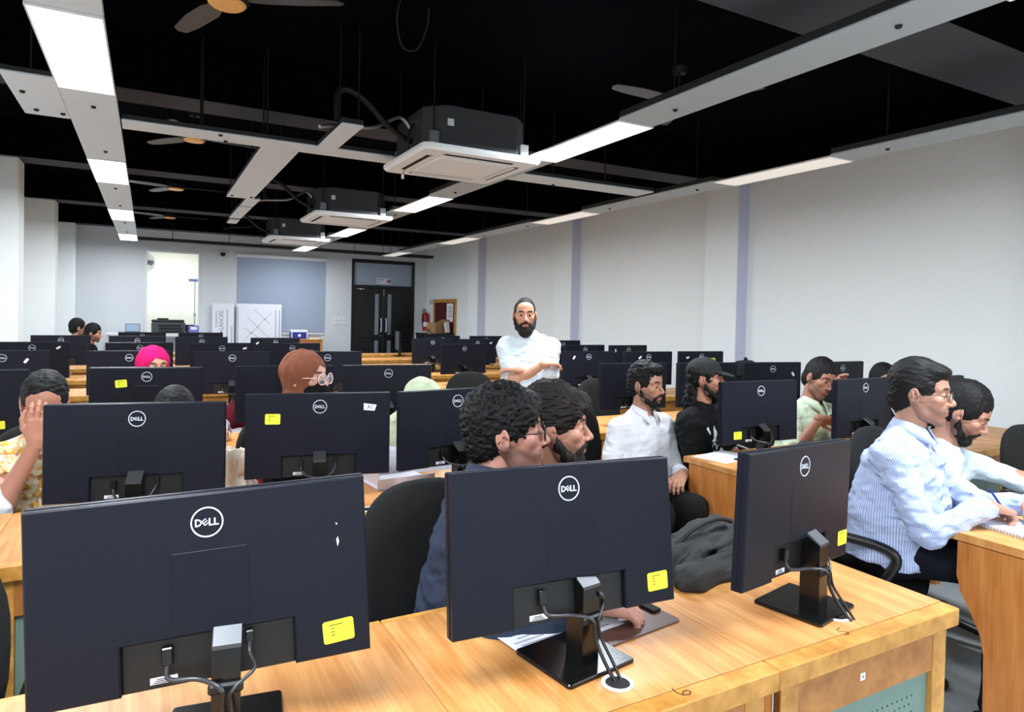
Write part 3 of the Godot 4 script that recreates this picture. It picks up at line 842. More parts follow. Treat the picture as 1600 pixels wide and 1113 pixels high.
func logo_mesh() -> ArrayMesh:
	var st := st_new()
	var R := 0.0262
	add_lathe(st, [Vector2(R - 0.0026, 0), Vector2(R - 0.0024, 0.0009), Vector2(R - 0.0002, 0.0009), Vector2(R, 0)], 40, Vector3.ZERO, Basis(Vector3.RIGHT, PI / 2))
	var u := 0.0125
	var bar := func(ax, ay, bx, by, w: float):
		var a := Vector2(ax, ay) * u
		var b := Vector2(bx, by) * u
		var d := (b - a).normalized()
		var n := Vector2(-d.y, d.x) * w * 0.5
		add_prism(st, PackedVector2Array([a - n, b - n, b + n, a + n]), 0.0, 0.0009)
	var w := 0.0026
	# D
	bar.call(-1.42, -0.5, -1.42, 0.5, w)
	var pts := [Vector2(-1.5, 0.42), Vector2(-1.1, 0.42), Vector2(-0.82, 0.22), Vector2(-0.72, 0.0), Vector2(-0.82, -0.22), Vector2(-1.1, -0.42), Vector2(-1.5, -0.42)]
	for i in 6: bar.call(pts[i].x, pts[i].y, pts[i + 1].x, pts[i + 1].y, w * 0.9)
	# the tilted E: three slanting bars and a joining one
	bar.call(-0.66, 0.10, -0.14, 0.50, w * 0.62)
	bar.call(-0.46, -0.16, 0.04, 0.23, w * 0.62)
	bar.call(-0.26, -0.42, 0.24, -0.03, w * 0.62)
	bar.call(-0.68, 0.13, -0.24, -0.45, w * 0.62)
	# L L
	for x in [0.32, 0.98]:
		bar.call(x, -0.5, x, 0.5, w)
		bar.call(x - 0.08, -0.42, x + 0.5, -0.42, w * 0.9)
	return done(st)

func sticker(parent: Node3D, x: float, y: float, kind: String, roll := 0.0):
	var zf := 0.0145
	if kind == "yellow":
		var s := obj("yellow_sticker", prism(rrect(0.055, 0.040, 0.005), 0.0, 0.0006), M.yellow, parent, Vector3(x, y, zf))
		s.rotation.z = roll
		tag(s, "bright yellow rounded sticker")
		for k in 4: obj("print_line", box(Vector3(0.007 if k else 0.024, 0.0012, 0.0003), 0.0, Vector3(-0.004 if k == 0 else -0.01, 0.012 - k * 0.006, 0.0008)), M.ink, s)
	elif kind == "white":
		var s := obj("white_sticker", prism(rrect(0.036, 0.017, 0.004), 0.0, 0.0006), M.paper, parent, Vector3(x, y, zf))
		s.rotation.z = roll
		tag(s, "small white sticker")
	elif kind == "torn":
		var s := obj("paper_label", prism(PackedVector2Array([Vector2(-0.024, -0.014), Vector2(0.018, -0.018), Vector2(0.026, 0.006), Vector2(-0.024, 0.013)]), 0.0, 0.0006), M.paper, parent, Vector3(x, y, zf))
		tag(s, "torn white paper label with inked letters")
		obj("inked_letters", strokes([[Vector2(-0.010, -0.010), Vector2(-0.004, 0.006), Vector2(0.001, -0.010)], [Vector2(-0.007, -0.004), Vector2(-0.001, -0.004)], [Vector2(0.007, -0.010), Vector2(0.009, 0.005)]], 0.0018, 0.0004), M.ink, s, Vector3(0, 0, 0.0006))

func make_monitor(label: String) -> Node3D:
	var t := thing("monitor", label, "monitor")
	var p := Node3D.new()
	# the cabinet: a slim front frame and a flat back with a cut-out for the ports
	var st := st_new()
	add_prism(st, rrect(MW, MH, 0.004, 2), -0.016, -0.003, 0.0)
	var rw := 0.137
	var rt := -MH / 2 + 0.083
	var w2 := MW / 2 - 0.0015
	var h2 := MH / 2 - 0.0015
	add_prism(st, PackedVector2Array([Vector2(-w2, -h2), Vector2(-rw, -h2), Vector2(-rw, rt), Vector2(rw, rt), Vector2(rw, -h2), Vector2(w2, -h2), Vector2(w2, h2), Vector2(-w2, h2)]), -0.003, 0.014, 0.003)
	var c := obj("cabinet", done(st), M.mon, t, Vector3(0, 0.265, 0))
	p.free()
	obj("screen", box(Vector3(MW - 0.014, MH - 0.022, 0.002), 0.0, Vector3(0, 0.004, -0.0165)), M.screen, c)
	obj("port_recess", box(Vector3(rw * 2 - 0.004, 0.079, 0.003), 0.0, Vector3(0, rt - 0.0415, -0.0015)), M.mon_dark, c)
	obj("cover_plate", prism(rrect(0.123, 0.138, 0.002, 2), 0.0138, 0.0147, 0.0006, Transform3D(Basis(), Vector3(0.003, -0.006, 0))), M.mon_plate, c)
	tag(obj("logo", logo_mesh(), M.logo, c, Vector3(0, MH / 2 - 0.051, 0.0141)), "white ringed lettering logo")
	obj("rating_label", box(Vector3(0.042, 0.011, 0.001), 0.0, Vector3(-0.075, -MH / 2 + 0.014, 0.0006)), M.paper, c)
	for k in 3: obj("rating_print", box(Vector3(0.03 - k * 0.006, 0.0012, 0.0006), 0.0, Vector3(-0.077, -MH / 2 + 0.0105 + k * 0.003, 0.0013)), M.ink, c)
	obj("port", box(Vector3(0.018, 0.03, 0.014), 0.002, Vector3(-0.068, -MH / 2 + 0.055, 0.007)), M.cable, c)
	obj("port", box(Vector3(0.014, 0.022, 0.014), 0.002, Vector3(0.062, -MH / 2 + 0.064, 0.007)), M.cable, c)
	# stand: square foot, column with a slanting brushed cap
	obj("stand_foot", prism(rrect(0.19, 0.18, 0.008), 0.0005, 0.009, 0.002, Transform3D(Basis(Vector3.RIGHT, -PI / 2), Vector3(0, 0, 0.01))), M.gloss_black, t)
	var colp := PackedVector2Array([Vector2(0.008, 0.008), Vector2(0.008, 0.20), Vector2(0.058, 0.170), Vector2(0.060, 0.008)])
	# prism runs along x here: outline is (z, y)
	var side := Transform3D(Basis(Vector3(0, 0, 1), Vector3(0, 1, 0), Vector3(-1, 0, 0)), Vector3.ZERO)
	obj("stand_column", prism(colp, -0.023, 0.023, 0.0, side), M.gloss_black, t)
	obj("column_cap", prism(PackedVector2Array([Vector2(0.006, 0.199), Vector2(0.006, 0.206), Vector2(0.020, 0.2035), Vector2(0.060, 0.177), Vector2(0.060, 0.170)]), -0.0235, 0.0235, 0.002, side), M.cap, t)
	obj("cable_clip", box(Vector3(0.056, 0.018, 0.012), 0.004, Vector3(0, 0.105, 0.062)), M.mon_dark, t)
	obj("video_cable", tube(curve([Vector3(-0.068, 0.150, 0.008), Vector3(-0.064, 0.130, 0.022), Vector3(-0.045, 0.118, 0.045), Vector3(-0.012, 0.112, 0.068), Vector3(-0.002, 0.098, 0.074)], 20), 0.0042, 8), M.cable_grey, t)
	obj("power_cable", tube(curve([Vector3(0.062, 0.158, 0.008), Vector3(0.060, 0.150, 0.03), Vector3(0.045, 0.125, 0.05), Vector3(0.016, 0.108, 0.068), Vector3(0.006, 0.098, 0.074)], 20), 0.0032, 8), M.cable_grey, t)
	obj("cable_drop", tube(curve([Vector3(-0.003, 0.105, 0.074), Vector3(-0.004, 0.07, 0.078), Vector3(0.0, 0.03, 0.102), Vector3(0.006, -0.004, 0.13)], 18), 0.0042, 8), M.cable, t)
	obj("cable_drop", tube(curve([Vector3(0.005, 0.105, 0.074), Vector3(0.010, 0.07, 0.080), Vector3(0.016, 0.03, 0.108), Vector3(0.02, -0.004, 0.132)], 18), 0.0034, 8), M.cable, t)
	return t

func monitors():
	# x, z, turn, label, stickers [x, y, kind, roll], cabinet [dx, dz, tilt, roll, turn]
	var L := [
		[0.13, -1.265, -0.14, "nearest big monitor back at the lower left, with white flecks and yellow sticker", [[0.213, -0.115, "yellow", 0.06]], [-0.03, 0.01, 0.075, 0.046, 0.0]],
		[0.822, -1.20, 0.15, "big monitor back in the middle of the front desk, sheet of writing under its stand", [[0.222, -0.112, "yellow", 0.03]], [-0.03, 0.012, 0.13, -0.01, -0.20]],
		[1.515, -1.155, 0.2, "steeply turned monitor at the right end of the front desk, beside the dark bag", [[0.238, -0.108, "yellow", 0.0]], [-0.05, 0.01, 0.0, -0.045, 0.0]],
		[-0.026, -2.535, -0.2, "second row monitor directly behind the nearest one, plain without any sticker", [], [0, 0, 0.02, 0, 0]],
		[0.59, -2.62, -0.2, "second row monitor with yellow sticker on the left and torn paper label on the right", [[-0.172, 0.066, "yellow", -0.02], [0.19, 0.108, "torn", 0.0]], [0, 0, 0.02, 0, 0]],
		[1.16, -2.60, 0.12, "second row monitor half hidden behind the curly-haired man", [], [0, 0, 0.02, 0, 0]],
		[-0.79, -4.06, -0.05, "third row monitor cut by the left edge, yellow sticker low on it", [[0.155, -0.11, "yellow", 0.04]], [0, 0, 0, 0, 0]],
		[0.0, -4.06, -0.16, "third row monitor in front of the pink headscarf, yellow sticker on its left", [[-0.12, 0.075, "yellow", 0.08]], [0, 0, 0, 0, 0]],
		[0.70, -3.99, -0.16, "third row monitor behind the brown headscarf", [], [0, 0, 0, 0, 0]],
		[1.29, -3.92, -0.1, "third row monitor nearest the aisle, behind the pale green headscarf", [], [0, 0, 0, 0, 0]],
		[-0.88, -5.73, 0.0, "fourth row monitor at the left edge with a slanted white sticker", [[0.135, 0.09, "white", 0.95]], [0, 0, 0, 0, 0]],
		[-0.115, -5.62, -0.12, "fourth row monitor whose right part is hidden by the pink headscarf", [], [0, 0, 0, 0, 0]],
		[0.567, -5.45, -0.13, "fourth row monitor between the pink and brown headscarves, plain back", [], [0, 0, 0, 0, 0]],
		[1.26, -5.36, -0.13, "fourth row monitor nearest the aisle, beside two chair tops", [], [0, 0, 0, 0, 0]],
		[-0.88, -7.08, 0.0, "fifth row monitor by the left pillars with a slanted white sticker", [[0.19, 0.11, "white", 0.6]], [0, 0, 0, 0, 0]],
		[-0.06, -6.96, 0.0, "fifth row monitor just above the pink headscarf", [], [0, 0, 0, 0, 0]],
		[0.615, -6.81, 0.0, "fifth row monitor with one white sticker right of its logo, below the poster board", [[0.20, 0.11, "white", 0.25]], [0, 0, 0, 0, 0]],
		[1.25, -6.79, 0.0, "fifth row monitor nearest the aisle, below the blue box", [], [0, 0, 0, 0, 0]],
		[-0.82, -8.64, 0.0, "sixth row monitor in front of the two far seated people", [], [0, 0, 0, 0, 0]],
		[-0.10, -8.52, 0.0, "sixth row monitor under the small laptop", [], [0, 0, 0, 0, 0]],
		[0.54, -8.3, 0.0, "sixth row monitor below the black printer", [], [0, 0, 0, 0, 0]],
		[1.3, -8.07, 0.0, "sixth row monitor at the aisle with a tilted white sticker, below the white board", [[-0.20, 0.10, "white", 0.6]], [0, 0, 0, 0, 0]],
		[-0.06, -9.87, 0.0, "seventh row monitor, farthest left one under the laptop", [], [0, 0, 0, 0, 0]],
		[0.625, -9.8, 0.0, "seventh row monitor, farthest one before the printer", [], [0, 0, 0, 0, 0]],
		[2.83, -2.44, -0.04, "monitor right of the man in the black cap, yellow sticker low left", [[-0.165, -0.115, "yellow", 0.0]], [0, 0, 0.03, 0, 0]],
		[3.585, -2.36, 0.05, "monitor right of the man in the pale green shirt", [], [0, 0, 0, 0, 0]],
		[4.25, -2.32, 0.0, "monitor mostly hidden behind the man in the striped shirt", [], [0, 0, 0, 0, 0]],
		[3.0, -3.69, -0.11, "monitor directly behind the man in the white shirt", [], [0, 0, 0, 0, 0]],
		[3.62, -3.6, -0.1, "monitor directly behind the black cap", [], [0, 0, 0, 0, 0]],
		[4.21, -3.52, -0.16, "monitor behind and left of the pale green shirt, white sticker near its right edge", [[0.19, 0.07, "white", -0.9]], [0, 0, 0, 0, 0]],
		[4.93, -3.44, 0.0, "monitor behind the raised hand of the man in pale green", [], [0, 0, 0, 0, 0]],
		[3.58, -5.06, -0.1, "monitor right beside the standing man's elbow, slanted white sticker at upper left", [[-0.155, 0.105, "white", 1.0]], [0, 0, 0, 0, 0]],
		[4.19, -4.94, -0.1, "monitor above the white-shirted man's hair with a square white sticker", [[-0.10, 0.105, "white", 0.7]], [0, 0, 0, 0, 0]],
		[4.83, -4.9, -0.1, "monitor above the black cap with white and yellow stickers on top", [[-0.17, 0.10, "white", 0.3], [0.14, 0.075, "yellow", 0.0]], [0, 0, 0, 0, 0]],
		[2.985, -6.52, 0.08, "whole monitor on its stand left of the standing man", [], [0, 0, 0, 0, 0]],
		[4.35, -6.22, 0.0, "right block fifth row monitor, left of the gap showing the wall", [], [0, 0, 0, 0, 0]],
		[4.89, -6.12, 0.0, "right block fifth row monitor with an oval white sticker, right of the wall gap", [[-0.19, 0.10, "white", 1.7]], [0, 0, 0, 0, 0]],
		[3.2, -7.96, 0.0, "monitor left of the whole one, in front of the double door", [], [0, 0, 0, 0, 0]],
		[3.76, -7.8, 0.0, "monitor behind the whole one, white sticker on its right", [[0.19, 0.11, "white", 0.4]], [0, 0, 0, 0, 0]],
		[4.83, -7.41, 0.0, "monitor whose top corner shows above the standing man's right elbow", [], [0, 0, 0, 0, 0]],
		[3.76, -8.96, 0.0, "monitor under the cardboard boxes at the far end", [], [0, 0, 0, 0, 0]],
		[4.45, -8.93, 0.0, "dark monitor left of the standing man's shoulder", [], [0, 0, 0, 0, 0]],
		[3.80, -11.05, 1.36, "distant monitor seen edge-on in front of the double door", [], [0, 0, 0, 0, 0]],
	]
	var proto := make_monitor("")
	for i in L.size():
		var q = L[i]
		var t: Node3D = proto
		if i > 0:
			t = proto0.duplicate()
			t.name = numbered("monitor")
			add_child(t)
		else:
			proto0 = proto.duplicate()
		t.position = Vector3(q[0], DESK_Y, q[1])
		t.rotation.y = q[2]
		tag(t, q[3], "monitor", "monitors on the desks")
		var c: Node3D = t.get_node("cabinet")
		var f = q[5]
		c.position = Vector3(f[0], 0.265, f[1])
		c.basis = Basis(Vector3.UP, f[4]) * Basis(Vector3.RIGHT, -f[2]) * Basis(Vector3.BACK, f[3])
		if i < 3:
			var A: Vector3 = c.transform * Vector3(-0.068, -MH / 2 + 0.042, 0.008)
			var E: Vector3 = c.transform * Vector3(0.062, -MH / 2 + 0.055, 0.008)
			t.get_node("video_cable").mesh = tube(curve([A, A + Vector3(0.004, -0.02, 0.014), Vector3(-0.045, 0.118, 0.045), Vector3(-0.012, 0.112, 0.068), Vector3(-0.002, 0.098, 0.074)], 24), 0.0042, 8)
			t.get_node("power_cable").mesh = tube(curve([E, E + Vector3(0, -0.01, 0.022), Vector3(0.045, 0.125, 0.05), Vector3(0.016, 0.108, 0.068), Vector3(0.006, 0.098, 0.074)], 24), 0.0032, 8)
		for s in q[4]: sticker(c, s[0], s[1], s[2], s[3])
		if i == 0:
			obj("paint_fleck", prism(PackedVector2Array([Vector2(0, -0.009), Vector2(0.003, 0), Vector2(0.001, 0.009), Vector2(-0.002, 0.004)]), 0, 0.0006), M.paper, c, Vector3(0.217, 0.046, 0.0141))
			obj("paint_fleck", prism(PackedVector2Array([Vector2(0, -0.002), Vector2(0.002, 0.001), Vector2(-0.001, 0.003)]), 0, 0.0006), M.paper, c, Vector3(0.216, 0.078, 0.0141))
	proto0.free()

var proto0: Node3D

# ---------------------------------------------------------------- chairs
func make_chair(label: String, at: Vector3, turn: float) -> Node3D:
	var t := thing("office_chair", label, "chair", at, turn, "black office chairs")
	obj("seat", cushion(0.48, 0.46, 0.09, 3.5), M.chair, t, Vector3(0, 0.44, 0)).rotation.x = PI / 2
	var b := obj("backrest", cushion(0.46, 0.52, 0.075, 2.7, 0.35), M.chair, t, Vector3(0, 0.71, -0.235))
	b.rotation.x = -0.12
	obj("back_support", tube(curve([Vector3(0, 0.40, -0.05), Vector3(0, 0.40, -0.24), Vector3(0, 0.50, -0.285), Vector3(0, 0.72, -0.275)], 16), 0.022, 8), M.chair_plastic, t)
	for s in [-1.0, 1.0]:
		obj("armrest", tube(curve([Vector3(s * 0.2, 0.41, -0.06), Vector3(s * 0.275, 0.50, -0.14), Vector3(s * 0.285, 0.63, -0.2), Vector3(s * 0.285, 0.665, -0.12), Vector3(s * 0.285, 0.655, 0.07), Vector3(s * 0.285, 0.615, 0.14), Vector3(s * 0.28, 0.52, 0.10), Vector3(s * 0.2, 0.41, 0.06)], 42), 0.019, 8), M.chair_plastic, t)
	obj("gas_column", lathe([Vector2(0.03, 0.1), Vector2(0.03, 0.25), Vector2(0.02, 0.25), Vector2(0.02, 0.40), Vector2(0.08, 0.41)], 14), M.chair_plastic, t)
	for k in 5:
		var d := Vector3(cos(TAU * k / 5.0), 0, sin(TAU * k / 5.0))
		obj("base_leg", tube([d * 0.03 + Vector3(0, 0.12, 0), d * 0.16 + Vector3(0, 0.105, 0), d * 0.29 + Vector3(0, 0.075, 0)], 0.02, 8), M.chair_plastic, t)
		obj("castor", lathe([Vector2(0, -0.014), Vector2(0.027, -0.013), Vector2(0.03, 0), Vector2(0.027, 0.013), Vector2(0, 0.014)], 12, d * 0.29 + Vector3(0, 0.03, 0), Basis(Vector3.UP, -TAU * k / 5.0) * Basis(Vector3.RIGHT, PI / 2)), M.chair_plastic, t)
	return t

func chairs():
	# x, z, turn (0 faces +z), label
	var L := [
		[0.80, -1.74, 0.08, "black chair whose rounded back shows left of the man in navy"],
		[1.42, -2.12, 0.3, "black chair under the bearded man beside the one in navy"],
		[-0.50, -1.66, 0.0, "empty black chair back cut by the lower left edge behind the nearest monitor"],
		[2.66, -1.72, 0.45, "black chair with loop armrests under the man in the striped shirt"],
		[3.28, -1.85, 0.1, "black chair under the man who looks down behind the striped shirt"],
		[4.13, -1.56, 0.0, "black chair back at the right edge in front of the wooden wall desk"],
		[2.40, -3.22, 0.25, "black chair under the man in the white shirt"],
		[2.98, -3.20, 0.4, "black chair under the man in the black cap"],
		[3.72, -3.16, 0.1, "black chair under the man in the pale green shirt"],
		[4.5, -3.10, 0.0, "black chair under the half hidden man in dark blue"],
		[3.42, -4.45, 0.0, "black chair back between the white shirt and the black cap"],
		[4.9, -4.25, 0.3, "black chair with a dark bag hung over it right of the black cap"],
		[1.82, -6.35, 0.0, "black chair top left of the light desk end, nearer of two"],
		[1.75, -5.75, 0.1, "smaller dark chair top peeping over the third row monitor"],
		[2.55, -5.35, -0.3, "black chair just left of the standing man's waist"],
		[4.05, -5.75, 0.0, "black chair right of the white-shirted man, behind its neighbours"],
		[0.05, -3.28, 0.0, "black chair under the dark-haired head behind the plain second row monitor"],
		[-0.40, -3.42, 0.0, "black chair under the woman covering her face"],
		[0.68, -3.33, 0.5, "black chair under the woman in the brown headscarf"],
		[1.42, -3.36, 0.0, "black chair under the woman in the pale green headscarf"],
	]
	var proto: Node3D
	for i in L.size():
		var q = L[i]
		if i == 0:
			proto = make_chair(q[3], Vector3(q[0], 0, q[1]), q[2])
			continue
		var c: Node3D = proto.duplicate()
		c.name = numbered("office_chair")
		add_child(c)
		c.position = Vector3(q[0], 0, q[1])
		c.rotation.y = q[2]
		tag(c, q[3], "chair", "black office chairs")


# ---------------------------------------------------------------- smooth bodies: a distance field on a grid, meshed with surface nets
class Field:
	var o: Vector3
	var c: float
	var nx: int
	var ny: int
	var nz: int
	var f: PackedFloat32Array
	var near: PackedByteArray
	var k: float
	func _init(lo: Vector3, hi: Vector3, cell: float, blend: float):
		o = lo; c = cell; k = blend
		nx = int(ceil((hi.x - lo.x) / c)) + 2
		ny = int(ceil((hi.y - lo.y) / c)) + 2
		nz = int(ceil((hi.z - lo.z) / c)) + 2
		f.resize(nx * ny * nz); f.fill(1.0)
		near.resize(nx * ny * nz); near.fill(0)
	func rng(lo: Vector3, hi: Vector3) -> Array:
		var a := (lo - o) / c
		var b := (hi - o) / c
		return [clampi(int(a.x), 0, nx - 1), clampi(int(b.x) + 1, 0, nx - 1), clampi(int(a.y), 0, ny - 1), clampi(int(b.y) + 1, 0, ny - 1), clampi(int(a.z), 0, nz - 1), clampi(int(b.z) + 1, 0, nz - 1)]
	# tapered capsule; flat 1 cuts the start square, 2 the end
	func cone(a: Vector3, b: Vector3, ra: float, rb: float, flat := 0, kk := -1.0):
		var bl := k if kk < 0 else kk
		var m := 2.5 * c + bl
		var r := maxf(ra, rb) + m
		var q := rng(Vector3(minf(a.x, b.x), minf(a.y, b.y), minf(a.z, b.z)) - Vector3.ONE * r, Vector3(maxf(a.x, b.x), maxf(a.y, b.y), maxf(a.z, b.z)) + Vector3.ONE * r)
		var ba := b - a
		var ll := maxf(ba.length_squared(), 1e-9)
		var le := sqrt(ll)
		var lim := 2.5 * c
		for iz in range(q[4], q[5] + 1):
			for iy in range(q[2], q[3] + 1):
				var i: int = (iz * ny + iy) * nx + q[0]
				var pa := o + Vector3(q[0], iy, iz) * c - a
				for ix in range(q[0], q[1] + 1):
					var t := pa.dot(ba) / ll
					var h := clampf(t, 0.0, 1.0)
					var d := (pa - ba * h).length() - ra - (rb - ra) * h
					if flat & 1: d = maxf(d, -t * le)
					if flat & 2: d = maxf(d, (t - 1.0) * le)
					if d < m:
						var e := f[i]
						var s := absf(d - e)
						if s < bl: f[i] = minf(d, e) - (bl - s) * (bl - s) / bl * 0.25
						elif d < e: f[i] = d
						if absf(d) < lim + bl: near[i] = 1
					i += 1
					pa.x += c
	# ellipsoid; sub carves it away instead
	func ell(p: Vector3, r: Vector3, sub := false, kk := -1.0, turn := Basis()):
		var bl := k if kk < 0 else kk
		var m := 2.5 * c + bl
		var rm := maxf(r.x, maxf(r.y, r.z))
		var ext := r + Vector3.ONE * m
		if turn != Basis(): ext = Vector3.ONE * (rm + m)
		var q := rng(p - ext, p + ext)
		var inv := turn.inverse()
		var turned := turn != Basis()
		var ir := Vector3.ONE / r
		var ir2 := ir * ir
		for iz in range(q[4], q[5] + 1):
			for iy in range(q[2], q[3] + 1):
				var i: int = (iz * ny + iy) * nx + q[0]
				var v := o + Vector3(q[0], iy, iz) * c - p
				for ix in range(q[0], q[1] + 1):
					var w := inv * v if turned else v
					var k0 := (w * ir).length()
					var k1 := (w * ir2).length()
					var d := k0 * (k0 - 1.0) / k1 if k1 > 1e-6 else -rm
					if d < m:
						var e := f[i]
						if sub:
							d = -d
							var s := absf(d - e)
							if s < bl: f[i] = maxf(d, e) + (bl - s) * (bl - s) / bl * 0.25
							elif d > e: f[i] = d
						else:
							var s2 := absf(d - e)
							if s2 < bl: f[i] = minf(d, e) - (bl - s2) * (bl - s2) / bl * 0.25
							elif d < e: f[i] = d
						if absf(d) < 2.5 * c + bl: near[i] = 1
					i += 1
					v.x += c
	# keeps what lies behind a plane (n . p < d)
	func cut(n: Vector3, d: float):
		for iz in nz:
			for iy in ny:
				var i := (iz * ny + iy) * nx
				for ix in nx:
					if f[i] < 3.0 * c:
						var e := n.dot(o + Vector3(ix, iy, iz) * c) - d
						if e > f[i]:
							f[i] = e
							if absf(e) < 2.5 * c: near[i] = 1
					i += 1
	func rough(n: FastNoiseLite, s: Vector3, amp: float):
		var i := near.find(1)
		while i >= 0:
			var ix := i % nx
			var iy := (i / nx) % ny
			var iz := i / (nx * ny)
			var p := (o + Vector3(ix, iy, iz) * c) * s
			f[i] += n.get_noise_3dv(p) * amp
			i = near.find(1, i + 1)
	func mesh() -> Array:
		var V := PackedVector3Array()
		var N := PackedVector3Array()
		var I := PackedInt32Array()
		var at := PackedInt32Array()
		at.resize(f.size()); at.fill(-1)
		var sy := nx
		var sz := nx * ny
		var cells := PackedInt32Array()
		var off := [0, 1, sy, sy + 1, sz, sz + 1, sz + sy, sz + sy + 1]
		var i := near.find(1)
		while i >= 0:
			var ix := i % nx
			var iy := (i / nx) % ny
			var iz := i / sz
			if ix < nx - 1 and iy < ny - 1 and iz < nz - 1:
				var a0 := f[i]; var a1 := f[i + 1]; var a2 := f[i + sy]; var a3 := f[i + sy + 1]
				var b0 := f[i + sz]; var b1 := f[i + sz + 1]; var b2 := f[i + sz + sy]; var b3 := f[i + sz + sy + 1]
				var lo := minf(minf(minf(a0, a1), minf(a2, a3)), minf(minf(b0, b1), minf(b2, b3)))
				var hi := maxf(maxf(maxf(a0, a1), maxf(a2, a3)), maxf(maxf(b0, b1), maxf(b2, b3)))
				if lo < 0.0 and hi >= 0.0:
					var v := [a0, a1, a2, a3, b0, b1, b2, b3]
					var sum := Vector3.ZERO
					var cnt := 0
					for e in [[0, 1, 0], [2, 3, 0], [4, 5, 0], [6, 7, 0], [0, 2, 1], [1, 3, 1], [4, 6, 1], [5, 7, 1], [0, 4, 2], [1, 5, 2], [2, 6, 2], [3, 7, 2]]:
						var p: float = v[e[0]]
						var q: float = v[e[1]]
						if (p < 0.0) != (q < 0.0):
							var s := Vector3(e[0] & 1, (e[0] >> 1) & 1, e[0] >> 2)
							s[e[2]] += p / (p - q)
							sum += s
							cnt += 1
					var w := sum / cnt
					at[i] = V.size()
					V.append(o + (Vector3(ix, iy, iz) + w) * c)
					var g := Vector3(lerpf(lerpf(a1 - a0, a3 - a2, w.y), lerpf(b1 - b0, b3 - b2, w.y), w.z), lerpf(lerpf(a2 - a0, a3 - a1, w.x), lerpf(b2 - b0, b3 - b1, w.x), w.z), lerpf(lerpf(b0 - a0, b1 - a1, w.x), lerpf(b2 - a2, b3 - a3, w.x), w.y))
					N.append(g.normalized())
					cells.append(i)
			i = near.find(1, i + 1)
		for j in cells:
			var neg := f[j] < 0.0
			for ax in 3:
				var st: int = [1, sy, sz][ax]
				if (f[j + st] < 0.0) == neg: continue
				var u: int = [sy, sz, 1][ax]
				var w2: int = [sz, 1, sy][ax]
				if j - u - w2 < 0: continue
				var A := at[j]; var B := at[j - u]; var C := at[j - u - w2]; var D := at[j - w2]
				if A < 0 or B < 0 or C < 0 or D < 0: continue
				if neg: I.append_array([A, C, B, A, D, C])
				else: I.append_array([A, B, C, A, C, D])
		return [V, N, I]

# gathers surfaces with a colour for each vertex
class Hull:
	var V := PackedVector3Array()
	var N := PackedVector3Array()
	var C := PackedColorArray()
	var U := PackedVector2Array()
	var I := PackedInt32Array()
	func add(m: Array, xf: Transform3D, col, uv = null, flip := false):
		var n0 := V.size()
		var fn := col is Callable
		for i in m[0].size():
			V.append(xf * m[0][i])
			N.append((xf.basis * m[1][i]).normalized())
			C.append(col.call(m[0][i], m[1][i]) if fn else col)
			U.append(uv.call(m[0][i], m[1][i]) if uv != null else Vector2.ZERO)
		if flip:
			for i in range(0, m[2].size(), 3): I.append_array([m[2][i] + n0, m[2][i + 2] + n0, m[2][i + 1] + n0])
		else:
			for i in m[2]: I.append(i + n0)
	func commit() -> ArrayMesh:
		var a := []
		a.resize(Mesh.ARRAY_MAX)
		a[Mesh.ARRAY_VERTEX] = V; a[Mesh.ARRAY_NORMAL] = N; a[Mesh.ARRAY_COLOR] = C; a[Mesh.ARRAY_TEX_UV] = U; a[Mesh.ARRAY_INDEX] = I
		var me := ArrayMesh.new()
		me.add_surface_from_arrays(Mesh.PRIMITIVE_TRIANGLES, a)
		return me

# ---------------------------------------------------------------- people
var head_cache := {}
var hand_cache := {}
var cloth_noise := FastNoiseLite.new()
var hair_noise := FastNoiseLite.new()

